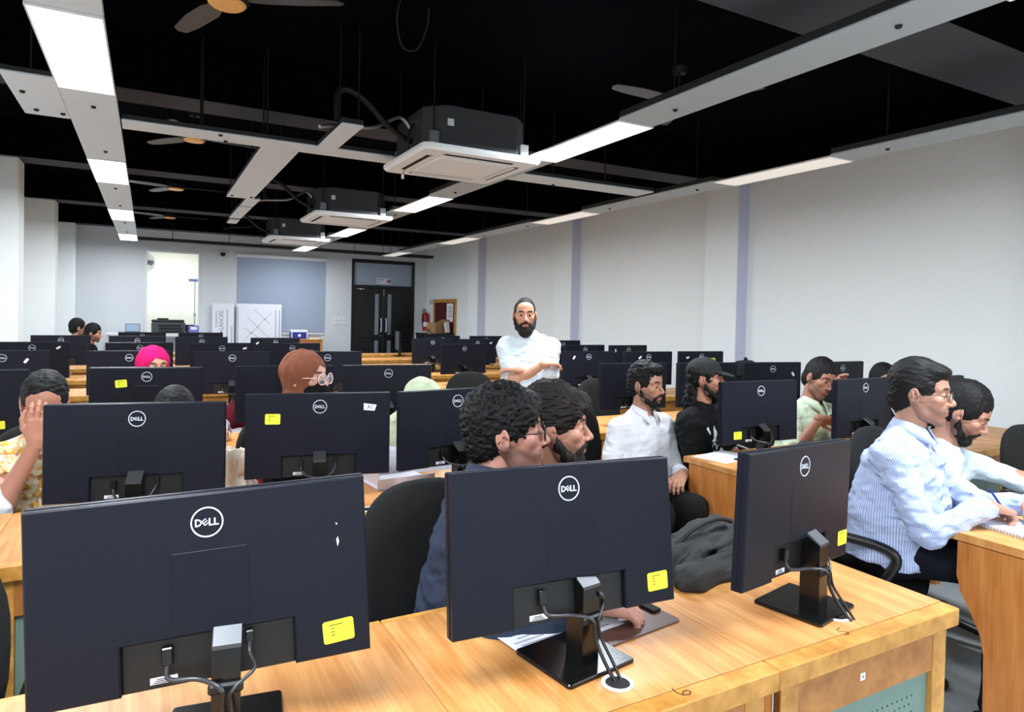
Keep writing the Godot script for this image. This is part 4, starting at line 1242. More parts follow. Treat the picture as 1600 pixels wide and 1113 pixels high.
# head in its own axes: origin between the ears, +z the face, +y up
func head_arrays(cell: float) -> Array:
	if head_cache.has(cell): return head_cache[cell]
	var F := Field.new(Vector3(-0.1, -0.16, -0.125), Vector3(0.1, 0.145, 0.135), cell, 0.02)
	F.ell(Vector3(0, 0.032, -0.014), Vector3(0.0755, 0.089, 0.097), false, 0.001)
	F.ell(Vector3(0, -0.032, 0.026), Vector3(0.0605, 0.080, 0.067), false, 0.03)
	for s in [-1.0, 1.0]:
		F.cone(Vector3(s * 0.056, -0.035, -0.008), Vector3(s * 0.046, -0.076, 0.022), 0.016, 0.016)
		F.cone(Vector3(s * 0.046, -0.076, 0.022), Vector3(s * 0.012, -0.101, 0.068), 0.016, 0.016)
		F.ell(Vector3(s * 0.043, -0.014, 0.064), Vector3(0.021, 0.019, 0.02))
		F.cone(Vector3(s * 0.012, 0.026, 0.0865), Vector3(s * 0.048, 0.027, 0.066), 0.0095, 0.010, 0, 0.014)
	F.ell(Vector3(0, -0.098, 0.073), Vector3(0.021, 0.018, 0.018))
	F.ell(Vector3(0, 0.055, 0.06), Vector3(0.052, 0.035, 0.03), false, 0.03)
	F.ell(Vector3(0, -0.060, 0.078), Vector3(0.028, 0.028, 0.022), false, 0.02)
	for s in [-1.0, 1.0]: F.ell(Vector3(s * 0.031, 0.006, 0.098), Vector3(0.019, 0.0125, 0.0165), true, 0.012)
	# nose
	F.cone(Vector3(0, 0.016, 0.087), Vector3(0, -0.022, 0.111), 0.0075, 0.0105, 0, 0.010)
	F.ell(Vector3(0, -0.027, 0.110), Vector3(0.0115, 0.010, 0.0125), false, 0.008)
	for s in [-1.0, 1.0]:
		F.ell(Vector3(s * 0.0125, -0.0315, 0.099), Vector3(0.0085, 0.0075, 0.0115), false, 0.006)
		F.ell(Vector3(s * 0.0065, -0.0395, 0.104), Vector3(0.0035, 0.003, 0.0045), true, 0.003)
	# lips and the line between them
	F.cone(Vector3(-0.017, -0.0585, 0.0925), Vector3(0.017, -0.0585, 0.0925), 0.0062, 0.0062, 0, 0.006)
	F.cone(Vector3(-0.014, -0.0685, 0.0925), Vector3(0.014, -0.0685, 0.0925), 0.0070, 0.0070, 0, 0.006)
	F.cone(Vector3(-0.02, -0.0635, 0.1), Vector3(0.02, -0.0635, 0.1), 0.0005, 0.0005, 0, 0.001)
	F.ell(Vector3(0, -0.0636, 0.103), Vector3(0.024, 0.0016, 0.008), true, 0.003)
	F.ell(Vector3(0, -0.082, 0.098), Vector3(0.018, 0.005, 0.009), true, 0.008)
	# eyelids over the balls
	for s in [-1.0, 1.0]:
		F.ell(Vector3(s * 0.031, 0.006, 0.0775), Vector3(0.0165, 0.0135, 0.0135), false, 0.004)
		F.ell(Vector3(s * 0.031, 0.0055, 0.0925), Vector3(0.0150, 0.0068, 0.009), true, 0.002)
		# ears
		var tw := Basis(Vector3.UP, s * 0.35) * Basis(Vector3.RIGHT, -0.15)
		F.ell(Vector3(s * 0.079, -0.003, -0.013), Vector3(0.0095, 0.034, 0.0215), false, 0.006, tw)
		F.ell(Vector3(s * 0.0895, 0.000, -0.011), Vector3(0.0075, 0.0265, 0.0145), true, 0.003, tw)
		F.ell(Vector3(s * 0.082, 0.002, -0.016), Vector3(0.0045, 0.018, 0.0045), false, 0.004, tw)
		F.ell(Vector3(s * 0.085, -0.008, -0.002), Vector3(0.006, 0.009, 0.006), true, 0.004, tw)
		F.ell(Vector3(s * 0.079, -0.031, -0.004), Vector3(0.007, 0.010, 0.009), false, 0.006, tw)
	head_cache[cell] = F.mesh()
	return head_cache[cell]

func eye_arrays() -> Array:
	if head_cache.has("eye"): return head_cache["eye"]
	var F := Field.new(Vector3.ONE * -0.016, Vector3.ONE * 0.016, 0.0016, 0.001)
	F.ell(Vector3.ZERO, Vector3.ONE * 0.0125)
	head_cache["eye"] = F.mesh()
	return head_cache["eye"]

func hand_arrays(curl: float) -> Array:
	# right hand: wrist at the origin, fingers along +z, palm towards -y, thumb on +x
	if hand_cache.has(curl): return hand_cache[curl]
	var F := Field.new(Vector3(-0.06, -0.11, -0.06), Vector3(0.085, 0.035, 0.205), 0.0034, 0.008)
	F.cone(Vector3(0, 0, -0.012), Vector3(0, 0, 0.012), 0.0255, 0.023)
	var xs := [0.031, 0.0105, -0.0105, -0.030]
	var ln := [0.071, 0.079, 0.073, 0.057]
	for i in 4:
		var kn := Vector3(xs[i], -0.002 * absf(i - 1), 0.088 - 0.004 * absf(i - 1.2))
		F.cone(Vector3(xs[i] * 0.55, 0, 0.008), kn, 0.0165, 0.0115, 0, 0.012)
		var a := curl * (0.8 + 0.12 * i)
		var p := kn
		for s in 3:
			var q: Vector3 = p + Vector3(xs[i] * 0.12, -sin(a), cos(a)).normalized() * ln[i] * [0.46, 0.30, 0.24][s]
			F.cone(p, q, 0.0098 - 0.0008 * s, 0.0090 - 0.0008 * s, 0, 0.004)
			p = q
			a += curl * [1.2, 0.9, 0.0][s]
	var t0 := Vector3(0.018, -0.006, 0.018)
	var t1 := Vector3(0.047, -0.016, 0.052)
	var t2 := t1 + Vector3(0.014 - 0.02 * curl, -0.012 - 0.012 * curl, 0.032)
	var t3 := t2 + Vector3(0.004 - 0.03 * curl, -0.010 - 0.008 * curl, 0.027)
	F.cone(t0, t1, 0.0165, 0.0125, 0, 0.012)
	F.cone(t1, t2, 0.0118, 0.0102, 0, 0.004)
	F.cone(t2, t3, 0.0100, 0.0082, 0, 0.004)
	hand_cache[curl] = F.mesh()
	return hand_cache[curl]

func lin(c: Color) -> Color: return c.srgb_to_linear()

func face_color(skin: Color, hair: Color, stubble: float, brow: float, lip: Color) -> Callable:
	var s := lin(skin)
	var h := lin(hair)
	var l := lin(lip)
	var ruddy := lin(skin.lerp(Color(0.75, 0.30, 0.25), 0.16))
	return func(p: Vector3, _n: Vector3) -> Color:
		var c := s
		var ax := absf(p.x)
		if p.z > 0.03 and p.y > -0.05 and p.y < 0.0:
			c = c.lerp(ruddy, clampf(1.0 - Vector2((ax - 0.038) / 0.025, (p.y + 0.022) / 0.022).length(), 0, 1))
		if stubble > 0.0:
			var line := lerpf(-0.005, -0.046, clampf((p.z + 0.012) / 0.085, 0, 1))
			var m := smoothstep(line + 0.004, line - 0.016, p.y) * smoothstep(-0.03, -0.008, p.z)
			if p.z > 0.07: m = maxf(m, smoothstep(0.036, 0.024, ax) * smoothstep(-0.04, -0.046, p.y))
			if ax < 0.021 and p.y > -0.078 and p.y < -0.054 and p.z > 0.085: m = 0.0
			if p.y < -0.118: m *= smoothstep(-0.16, -0.118, p.y)
			c = c.lerp(h, m * stubble)
		if p.z > 0.08:
			var e := Vector2(p.x / 0.024, (p.y + 0.0637) / 0.0125).length()
			c = c.lerp(l, smoothstep(1.1, 0.75, e))
		if p.z > 0.055 and p.y > 0.012 and p.y < 0.05:
			var bx := (ax - 0.031) / 0.0225
			var by := (p.y - 0.0295 - 0.004 * (1.0 - bx * bx)) / 0.0062
			c = c.lerp(h, brow * smoothstep(1.15, 0.7, Vector2(bx, by).length()))
		if p.z < 0.03 and p.y > 0.03: c = h
		return c

func ik(S: Vector3, T: Vector3, a: float, b: float, pole: Vector3) -> Array:
	var d := T - S
	var L := clampf(d.length(), 0.08, (a + b) * 0.995)
	var u := d.normalized()
	var x := (a * a - b * b + L * L) / (2.0 * L)
	var h := sqrt(maxf(0.0, a * a - x * x))
	var v := (pole - u * pole.dot(u)).normalized()
	return [S + u * x + v * h, S + u * L]

func hair_shell(style: Dictionary, m: Material, parent: Node, xf: Transform3D, cell: float, called := "hair"):
	var F := Field.new(Vector3(-0.14, -0.24, -0.18), Vector3(0.14, 0.19, 0.16), cell, 0.012)
	for e in style.get("add", []): F.ell(e[0], e[1], false, e[2] if e.size() > 2 else 0.02)
	for e in style.get("cones", []): F.cone(e[0], e[1], e[2], e[3])
	for e in style.get("sub", []):
		F.ell(e[0], e[1], true, e[2] if e.size() > 2 else 0.008)
	for e in style.get("cut", []): F.cut(e[0], e[1])
	for e in style.get("late", []): F.ell(e[0], e[1], false, 0.012)
	if style.get("amp", 0.0) > 0.0: F.rough(hair_noise, style.get("stretch", Vector3(60, 22, 60)), style.amp)
	var s := Hull.new()
	s.add(F.mesh(), xf, Color.WHITE)
	for cu in style.get("curls", []):
		pass
	return obj(called, s.commit(), m, parent)

func skull_hair(top: float, side: float, back: float, hairline: float, low: float) -> Dictionary:
	# a cap of hair with a cleared face, ears and nape
	return {
		"add": [[Vector3(0, 0.036 + top * 0.3, -0.017), Vector3(0.0765 + side, 0.091 + top, 0.100 + back), 0.001], [Vector3(0, -0.02, -0.062), Vector3(0.064 + side * 0.6, 0.062, 0.05 + back), 0.02]],
		"sub": [[Vector3(0, hairline - 0.118, 0.085), Vector3(0.078, 0.118, 0.074), 0.008], [Vector3(0, -0.09, 0.03), Vector3(0.12, 0.085, 0.056), 0.01], [Vector3(0.088, -0.016, -0.006), Vector3(0.03, 0.034, 0.022), 0.006], [Vector3(-0.088, -0.016, -0.006), Vector3(0.03, 0.034, 0.022), 0.006]],
		"cut": [[Vector3(0, -1, 0), low]],
		"amp": 0.004,
	}

func beard_shell(full: float, drop: float, m: Material, parent: Node, xf: Transform3D, cell: float):
	var F := Field.new(Vector3(-0.1, -0.24, -0.06), Vector3(0.1, 0.02, 0.15), cell, 0.014)
	for s in [-1.0, 1.0]:
		F.cone(Vector3(s * 0.066, -0.012, -0.002), Vector3(s * 0.059, -0.05, 0.012), 0.006 + full * 0.5, 0.011 + full)
		F.cone(Vector3(s * 0.059, -0.05, 0.012), Vector3(s * 0.045, -0.08, 0.036), 0.012 + full, 0.017 + full)
		F.cone(Vector3(s * 0.045, -0.08, 0.036), Vector3(s * 0.012, -0.104 - drop * 0.5, 0.070), 0.017 + full, 0.019 + full)
		F.cone(Vector3(s * 0.029, -0.066, 0.078), Vector3(s * 0.022, -0.095, 0.072), 0.008 + full * 0.6, 0.014 + full)
		F.cone(Vector3(s * 0.004, -0.0475, 0.101), Vector3(s * 0.025, -0.056, 0.088), 0.0058 + full * 0.2, 0.0062 + full * 0.2, 0, 0.006)
		F.cone(Vector3(s * 0.025, -0.056, 0.088), Vector3(s * 0.029, -0.072, 0.078), 0.0062 + full * 0.3, 0.008 + full * 0.5, 0, 0.006)
	F.ell(Vector3(0, -0.100 - drop * 0.5, 0.066), Vector3(0.036 + full, 0.020 + full + drop * 0.6, 0.026 + full), false, 0.02)
	F.ell(Vector3(0, -0.0655, 0.106), Vector3(0.017, 0.0105, 0.022), true, 0.004)
	F.rough(hair_noise, Vector3(70, 26, 70), 0.0035)
	var s2 := Hull.new()
	s2.add(F.mesh(), xf, Color.WHITE)
	return obj("beard", s2.commit(), m, parent)

func spectacles(parent: Node, xf0: Transform3D, m: Material, round_lens: float, r := 0.0016, big := 1.0):
	var xf := xf0 * Transform3D(Basis(), Vector3(0, 0, 0.006 if big > 1.05 else 0.0))
	var st := st_new()
	var lens := st_new()
	for s in [-1.0, 1.0]:
		var ring := []
		for k in 33:
			var a := TAU * k / 32
			var ex := round_lens
			var q := Vector3(signf(cos(a)) * pow(absf(cos(a)), ex) * 0.0245 * big, signf(sin(a)) * pow(absf(sin(a)), ex) * 0.0205 * big * big, 0)
			ring.append(xf * (Vector3(s * 0.034, 0.001, 0.111 - absf(q.x + s * 0.034) * 0.12) + q))
		add_tube(st, ring, r, 6)
		lens.set_smooth_group(0)
		var cen: Vector3 = xf * Vector3(s * 0.034, 0.001, 0.1068)
		for k in 32: tri(lens, cen, ring[k], ring[k + 1])
		add_tube(st, [xf * Vector3(s * 0.0585, 0.008, 0.104), xf * Vector3(s * 0.073, 0.008, 0.09), xf * Vector3(s * 0.081, 0.008, 0.02), xf * Vector3(s * 0.084, 0.004, -0.01), xf * Vector3(s * 0.083, -0.015, -0.025)], r, 6)
	add_tube(st, [xf * Vector3(-0.0095, 0.006, 0.110), xf * Vector3(0, 0.009, 0.113), xf * Vector3(0.0095, 0.006, 0.110)], r, 6)
	var g := obj("glasses", done(st), m, parent)
	obj("lenses", done(lens), M.glass, g)

func cloth(c: Color, rough := 0.85) -> StandardMaterial3D:
	var m := flat(c, rough, 0.0, 0.3)
	return bumpy(m, M.weave, 5.0, 0.35)

func person(s: Dictionary) -> Node3D:
	var cell: float = s.get("cell", 0.013)
	var hcell: float = s.get("hcell", 0.0036)
	var phi: float = s.phi
	var lean: float = s.get("lean", 0.08)
	var B := Basis(Vector3.UP, phi)
	var Tl := Vector3(s.get("tip", 0.0), cos(lean), sin(lean)).normalized()
	var HdW: Vector3 = s.head
	var stand: bool = s.get("stand", false)
	var wide: float = s.get("wide", 1.0)
	# neck base and hip in body axes measured from the head
	var Nl: Vector3 = -Tl * s.get("neck", 0.157) + Vector3(s.get("nx", 0.0), 0, -0.03)
	var Hl := Nl - Tl * (0.50 if stand else 0.47)
	var hipw := HdW + B * Hl
	var root := thing("person", s.label, "person", Vector3(hipw.x, 0, hipw.z), phi, s.get("group", ""))
	var inv := root.transform.affine_inverse()
	var Hd: Vector3 = inv * HdW
	var N := Hd + Nl
	var H := Hd + Hl
	var hs: float = s.get("hs", 1.0)
	var hb: Basis = B.inverse() * Basis(Vector3.UP, s.get("hphi", phi)) * Basis(Vector3.RIGHT, s.get("hpitch", 0.0)) * Basis(Vector3.BACK, s.get("hroll", 0.0))
	var hx := Transform3D(hb.scaled(Vector3.ONE * hs) if hs != 1.0 else hb, Hd)
	var X := Vector3.RIGHT
	var sw := 0.185 * wide
	# arms
	var SL := N - Tl * 0.083 + X * sw
	var SR := N - Tl * 0.083 - X * sw
	var tl: Vector3 = N + s.left_n if s.has("left_n") else inv * s.left if s.has("left") else Vector3(0.14, maxf(0.6, H.y + 0.13), H.z + 0.34)
	var tr: Vector3 = N + s.right_n if s.has("right_n") else inv * s.right if s.has("right") else Vector3(-0.14, maxf(0.6, H.y + 0.13), H.z + 0.34)
	var al := ik(SL, tl, 0.29, 0.255, s.get("lpole", Vector3(0.6, -1, -0.3)))
	var ar := ik(SR, tr, 0.29, 0.255, s.get("rpole", Vector3(-0.6, -1, -0.3)))
	var arms := [[SL, al[0], al[1], 1.0], [SR, ar[0], ar[1], -1.0]]
	var long: bool = s.get("sleeve", "long") == "long"
	# ---- skin: one surface from head to hands
	var body := Hull.new()
	var skin: Color = s.skin
	var sk := lin(skin)
	var hairc: Color = s.get("hairc", Color(0.05, 0.042, 0.04))
	body.add(head_arrays(hcell), hx, face_color(skin, hairc, s.get("stubble", 0.0), s.get("brow", 0.9), s.get("lip", skin.lerp(Color(0.55, 0.22, 0.22), 0.45))))
	if hcell < 0.005:
		var gaze: Vector3 = s.get("gaze", Vector3(0, 0, 1)).normalized()
		for e in [-1.0, 1.0]:
			body.add(eye_arrays(), hx * Transform3D(Basis(), Vector3(e * 0.031, 0.0055, 0.0772)), func(p: Vector3, _n: Vector3):
				var d: float = p.normalized().dot(gaze)
				return Color(0.008, 0.006, 0.005) if d > 0.95 else (Color(0.025, 0.013, 0.008) if d > 0.80 else Color(0.42, 0.39, 0.38)))
	var bc := maxf(cell, 0.012)
	var lo := Vector3(minf(minf(tl.x, tr.x), minf(-sw, minf(al[0].x, ar[0].x))) - 0.12, (0.0 if stand else minf(H.y - 0.2, minf(tl.y, tr.y) - 0.1)), minf(H.z, N.z) - 0.25)
	var hi := Vector3(maxf(maxf(tl.x, tr.x), maxf(sw, maxf(al[0].x, ar[0].x))) + 0.12, maxf(N.y + 0.16, maxf(tl.y, tr.y) + 0.1), maxf(maxf(tl.z, tr.z), maxf(H.z, N.z)) + 0.2)
	var F := Field.new(lo, hi, bc, 0.03)
	F.cone(N - Tl * 0.05 + Vector3(0, 0, -0.005), hx * Vector3(0, -0.055, -0.012), 0.062, 0.054)
	F.cone(N - Tl * 0.10 - X * 0.07, N - Tl * 0.10 + X * 0.07, 0.05, 0.05)
	F.cone(N - Tl * 0.12 + Vector3(0, 0, -0.01), H + Tl * 0.05, 0.08, 0.10)
	for a in arms:
		F.cone(N - Tl * 0.06, a[0], 0.055, 0.05)
		F.cone(a[0], a[1], 0.047, 0.040)
		F.cone(a[1], a[2], 0.040, 0.0265)
	body.add(F.mesh(), Transform3D(), sk)
	var curl: Array = s.get("curl", [0.55, 0.55])
	for k in 2:
		var a = arms[k]
		var dir: Vector3 = (a[2] - a[1]).normalized()
		var hd: Vector3 = dir
		if s.has("lhand") and k == 0: hd = (B.inverse() * s.lhand).normalized()
		if s.has("rhand") and k == 1: hd = (B.inverse() * s.rhand).normalized()
		var up: Vector3 = Vector3(0, 1, 0)
		if k == 0 and s.has("lup"): up = B.inverse() * s.lup
		if k == 1 and s.has("rup"): up = B.inverse() * s.rup
		up = (up - hd * up.dot(hd)).normalized()
		var hbx := Basis(up.cross(hd), up, hd)
		if k == 0: hbx = hbx * Basis(Vector3(-1, 0, 0), Vector3(0, 1, 0), Vector3(0, 0, 1))
		var nails := lin(skin.lerp(Color(0.9, 0.72, 0.66), 0.3))
		body.add(hand_arrays(curl[k]), Transform3D(hbx, a[2]), func(p: Vector3, n: Vector3): return sk.lerp(nails, 0.35) if p.z > 0.09 and n.z > 0.4 else sk, null, k == 0)
	var sm := flat(Color.WHITE, 0.5, 0.0, 0.4)
	sm.vertex_color_use_as_albedo = true
	if not s.get("cheap", false):
		sm.subsurf_scatter_enabled = true
		sm.subsurf_scatter_strength = 0.04
	obj("body", body.commit(), sm, root)
	# ---- upper garment
	var G := Field.new(lo - Vector3.ONE * 0.03, hi + Vector3.ONE * 0.03, cell, 0.04)
	var belly: float = s.get("belly", 0.0)
	for e in [-1.0, 1.0]:
		G.cone(H + Tl * 0.14 + X * e * 0.07 * wide, N - Tl * 0.15 + X * e * 0.082 * wide, 0.122 * wide + belly * 0.3, 0.118 * wide)
		G.cone(H - Tl * s.get("hem", 0.02) + X * e * 0.068 * wide, H + Tl * 0.15 + X * e * 0.07 * wide, 0.137 * wide + belly * 0.3, 0.122 * wide + belly * 0.3, 1)
		G.cone(N - Tl * 0.035 + X * e * 0.04, N - Tl * 0.083 + X * e * (sw - 0.008), 0.060, 0.060)
	G.cone(N - Tl * 0.02 + Vector3(0, 0, 0.005), N - Tl * 0.16 + Vector3(0, 0, 0.01), 0.070, 0.105)
	if belly > 0.0: G.ell(H + Tl * 0.16 + Vector3(0, 0, 0.05), Vector3(0.14, 0.15, 0.12) * (1.0 + belly), false, 0.06)
	for a in arms:
		if long:
			G.cone(a[0], a[1], 0.062, 0.050, 0, 0.03)
			G.cone(a[1], a[2] + (a[2] - a[1]).normalized() * 0.004, 0.050, 0.039, 2, 0.03)
		else:
			G.cone(a[0], a[0].lerp(a[1], s.get("sleeve_to", 0.72)), 0.064, 0.068, 2, 0.03)
	# neck opening
	var ndip: float = 0.42 if s.get("collar", false) else 0.28
	var ncut: float = s.get("neck_cut", 0.010 if s.get("collar", false) else 0.034)
	G.cut(Tl.rotated(X, ndip), Tl.rotated(X, ndip).dot(N) + ncut)
	G.rough(cloth_noise, Vector3(7, 12, 7), 0.010 * s.get("wrinkle", 1.0))
	G.rough(cloth_noise, Vector3(16, 34, 16), 0.0065 * s.get("wrinkle", 1.0))
	var top := Hull.new()
	var uvf = null
	if s.has("print"):
		uvf = func(p: Vector3, n: Vector3): return Vector2((p.x + 0.3) / 0.6, (N.y + 0.05 - p.y) / 0.6) if n.z > -0.05 else Vector2(0.01, 0.01)
	elif s.has("stripes"):
		var segs := [[H - X * 0.075 * wide, N - Tl * 0.1 - X * 0.08 * wide, Vector3(0, 0, -1), 0.128 * wide], [al[0], SL, Vector3(-1, 0, 0), 0.06], [al[1], al[0], Vector3(-1, 0, 0), 0.05], [ar[0], SR, Vector3(1, 0, 0), 0.06], [ar[1], ar[0], Vector3(1, 0, 0), 0.05], [H + X * 0.075 * wide, N - Tl * 0.1 + X * 0.08 * wide, Vector3(0, 0, -1), 0.128 * wide]]
		uvf = func(p: Vector3, _n: Vector3):
			var best := 9.0
			var bi := 0
			for q in 6:
				var g = segs[q]
				var ba: Vector3 = g[1] - g[0]
				var h := clampf((p - g[0]).dot(ba) / ba.length_squared(), 0, 1)
				var d: float = (p - g[0] - ba * h).length() - g[3]
				if d < best: best = d; bi = q
			if bi == 0 or bi == 5: return Vector2(atan2(p.x - H.x, H.z - p.z) * 0.2 if absf(p.x) < 0.3 else 0.0, p.y)
			var g2 = segs[bi]
			var ax: Vector3 = (g2[1] - g2[0]).normalized()
			var xx: Vector3 = (g2[2] - ax * g2[2].dot(ax)).normalized()
			var w: Vector3 = p - g2[0]
			return Vector2(atan2(w.dot(ax.cross(xx)), w.dot(xx)) * [0.2, 0.07, 0.06, 0.07, 0.06][bi], w.dot(ax))
	top.add(G.mesh(), Transform3D(), Color.WHITE, uvf)
	var shirt := obj(s.get("top_name", "shirt"), top.commit(), s.top, root)
	if s.get("collar", false):
		var st := st_new()
		st.set_smooth_group(0)
		var ps := []
		for k in 25:
			var a := lerpf(deg_to_rad(22), deg_to_rad(338), k / 24.0)
			var fr := pow(absf(cos(a * 0.5)), 6.0)
			var d := Vector3(sin(a), 0, cos(a))
			var c0 := N + Tl * 0.035 + Vector3(0, 0, 0.012)
			ps.append([c0 + d * 0.063 + Vector3(0, 0.012 - 0.035 * fr, 0), c0 + d * 0.088 + Vector3(0, -0.034 - 0.058 * fr, 0.022 * fr), c0 + d * 0.080 + Vector3(0, -0.034 - 0.058 * fr, 0.02 * fr), c0 + d * 0.058 + Vector3(0, 0.010 - 0.035 * fr, 0)])
		for k in 24:
			for j in 4:
				var l := (j + 1) % 4
				quad(st, ps[k][j], ps[k][l], ps[k + 1][l], ps[k + 1][j])
		st.set_smooth_group(-1)
		for k in [0, 24]: quad(st, ps[k][0], ps[k][1], ps[k][2], ps[k][3])
		obj("collar", done(st), s.get("collar_mat", s.top), shirt)
	# ---- lower garment
	if s.has("bottom"):
		var kz := 0.42
		var Pk := []
		for e in [-1.0, 1.0]:
			var kx: float = s.get("knee_x", 0.0)
			if stand: Pk.append([H + X * e * 0.09, Vector3(e * 0.1, 0.5, H.z + 0.01), Vector3(e * 0.11, 0.09, H.z - 0.02)])
			else:
				var kn := Vector3(e * 0.12 + kx, H.y + 0.03, H.z + kz)
				Pk.append([H + X * e * 0.085, kn, Vector3(e * 0.12 + kx, 0.09, H.z + kz - 0.04)])
		var L := Field.new(Vector3(-0.42, 0.0, H.z - 0.26), Vector3(0.42, H.y + 0.2, H.z + (0.2 if stand else 0.6)), maxf(cell, 0.014), 0.03)
		L.cone(H - X * 0.06, H + X * 0.06, 0.128, 0.128)
		for e in Pk:
			var lg: float = s.get("leg", 1.0)
			L.cone(e[0], e[1], 0.092 * lg, 0.072 * lg)
			L.cone(e[1], e[2], 0.071 * lg, 0.056 * lg, 2)
		L.rough(cloth_noise, Vector3(9, 9, 9), 0.007)
		var ls := Hull.new()
		ls.add(L.mesh(), Transform3D(), Color.WHITE)
		obj("trousers", ls.commit(), s.bottom, root)
		for e in Pk:
			var sh := st_new()
			add_prism(sh, PackedVector2Array([Vector2(-0.04, -0.08), Vector2(0.035, -0.08), Vector2(0.048, 0.06), Vector2(0.04, 0.15), Vector2(0.0, 0.185), Vector2(-0.04, 0.15), Vector2(-0.046, 0.06)]), 0.001, 0.085, 0.03, Transform3D(Basis(Vector3(1, 0, 0), Vector3(0, 0, 1), Vector3(0, 1, 0)), Vector3(e[2].x, 0, e[2].z)))
			obj("shoe", done(sh), M.gloss_black, root)
	# ---- hair, beard, headwear, glasses
	var hm: Material = s.get("hair_mat", M.hair)
	if s.has("hair"): hair_shell(s.hair, hm, root, hx, s.get("haircell", 0.0055))
	if s.has("beard"): beard_shell(s.beard[0], s.beard[1], hm, root, hx, s.get("haircell", 0.005))
	if s.has("scarf"):
		var sc := Field.new(Vector3(-0.24, -0.36, -0.22), Vector3(0.24, 0.17, 0.2), maxf(cell * 0.6, 0.008), 0.03)
		sc.ell(Vector3(0, 0.034, -0.02), Vector3(0.095, 0.108, 0.118), false, 0.001)
		sc.cone(Vector3(0, -0.05, -0.02), Vector3(0, -0.17, -0.03), 0.088, 0.105)
		sc.ell(Vector3(0, -0.11, 0.03), Vector3(0.08, 0.06, 0.075))
		if not s.get("scarf_head_only", false):
			sc.cone(Vector3(-0.08, -0.22, -0.02), Vector3(0.08, -0.22, -0.02), 0.11, 0.11)
		sc.ell(Vector3(0, -0.012, 0.105), Vector3(0.0585, 0.075, 0.062), true, 0.012)
		sc.rough(cloth_noise, Vector3(20, 7, 20), 0.008)
		var ss := Hull.new()
		ss.add(sc.mesh(), hx, Color.WHITE)
		obj("headscarf", ss.commit(), s.scarf, root)
	if s.has("veil"):
		var ve := Field.new(Vector3(-0.1, -0.18, -0.03), Vector3(0.1, 0.02, 0.15), 0.006, 0.02)
		ve.ell(Vector3(0, -0.07, 0.045), Vector3(0.072, 0.085, 0.07))
		ve.cone(Vector3(0, -0.015, 0.098), Vector3(0, -0.05, 0.105), 0.016, 0.02)
		ve.cut(Vector3(0, 1, -0.05).normalized(), -0.012)
		var vs := Hull.new()
		vs.add(ve.mesh(), hx, Color.WHITE)
		obj("face_veil", vs.commit(), s.veil, root)
	if s.has("cap"):
		var cf := Field.new(Vector3(-0.11, -0.02, -0.14), Vector3(0.11, 0.15, 0.22), 0.005, 0.01)
		cf.ell(Vector3(0, 0.045, -0.014), Vector3(0.087, 0.090, 0.108), false, 0.001)
		cf.cut(Vector3(0, -1, -0.12).normalized(), -0.034)
		cf.ell(Vector3(0, 0.042, 0.105), Vector3(0.078, 0.0075, 0.070), false, 0.012, Basis(Vector3.RIGHT, 0.22))
		var cs := Hull.new()
		cs.add(cf.mesh(), hx, Color.WHITE)
		var cap := obj("cap", cs.commit(), s.cap, root)
		obj("cap_button", lathe([Vector2(0, 0.004), Vector2(0.008, 0.003), Vector2(0.01, -0.002)], 10, hx * Vector3(0, 0.135, -0.014)), s.cap, cap)
	if s.has("glasses"): spectacles(root, hx, s.glasses[0], s.glasses[1], s.glasses[2] if s.glasses.size() > 2 else 0.0016, s.glasses[3] if s.glasses.size() > 3 else 1.0)
	return root

func px(x: float, y: float, z: float) -> Vector3:
	return Vector3(x, y + CAM_Y, z)

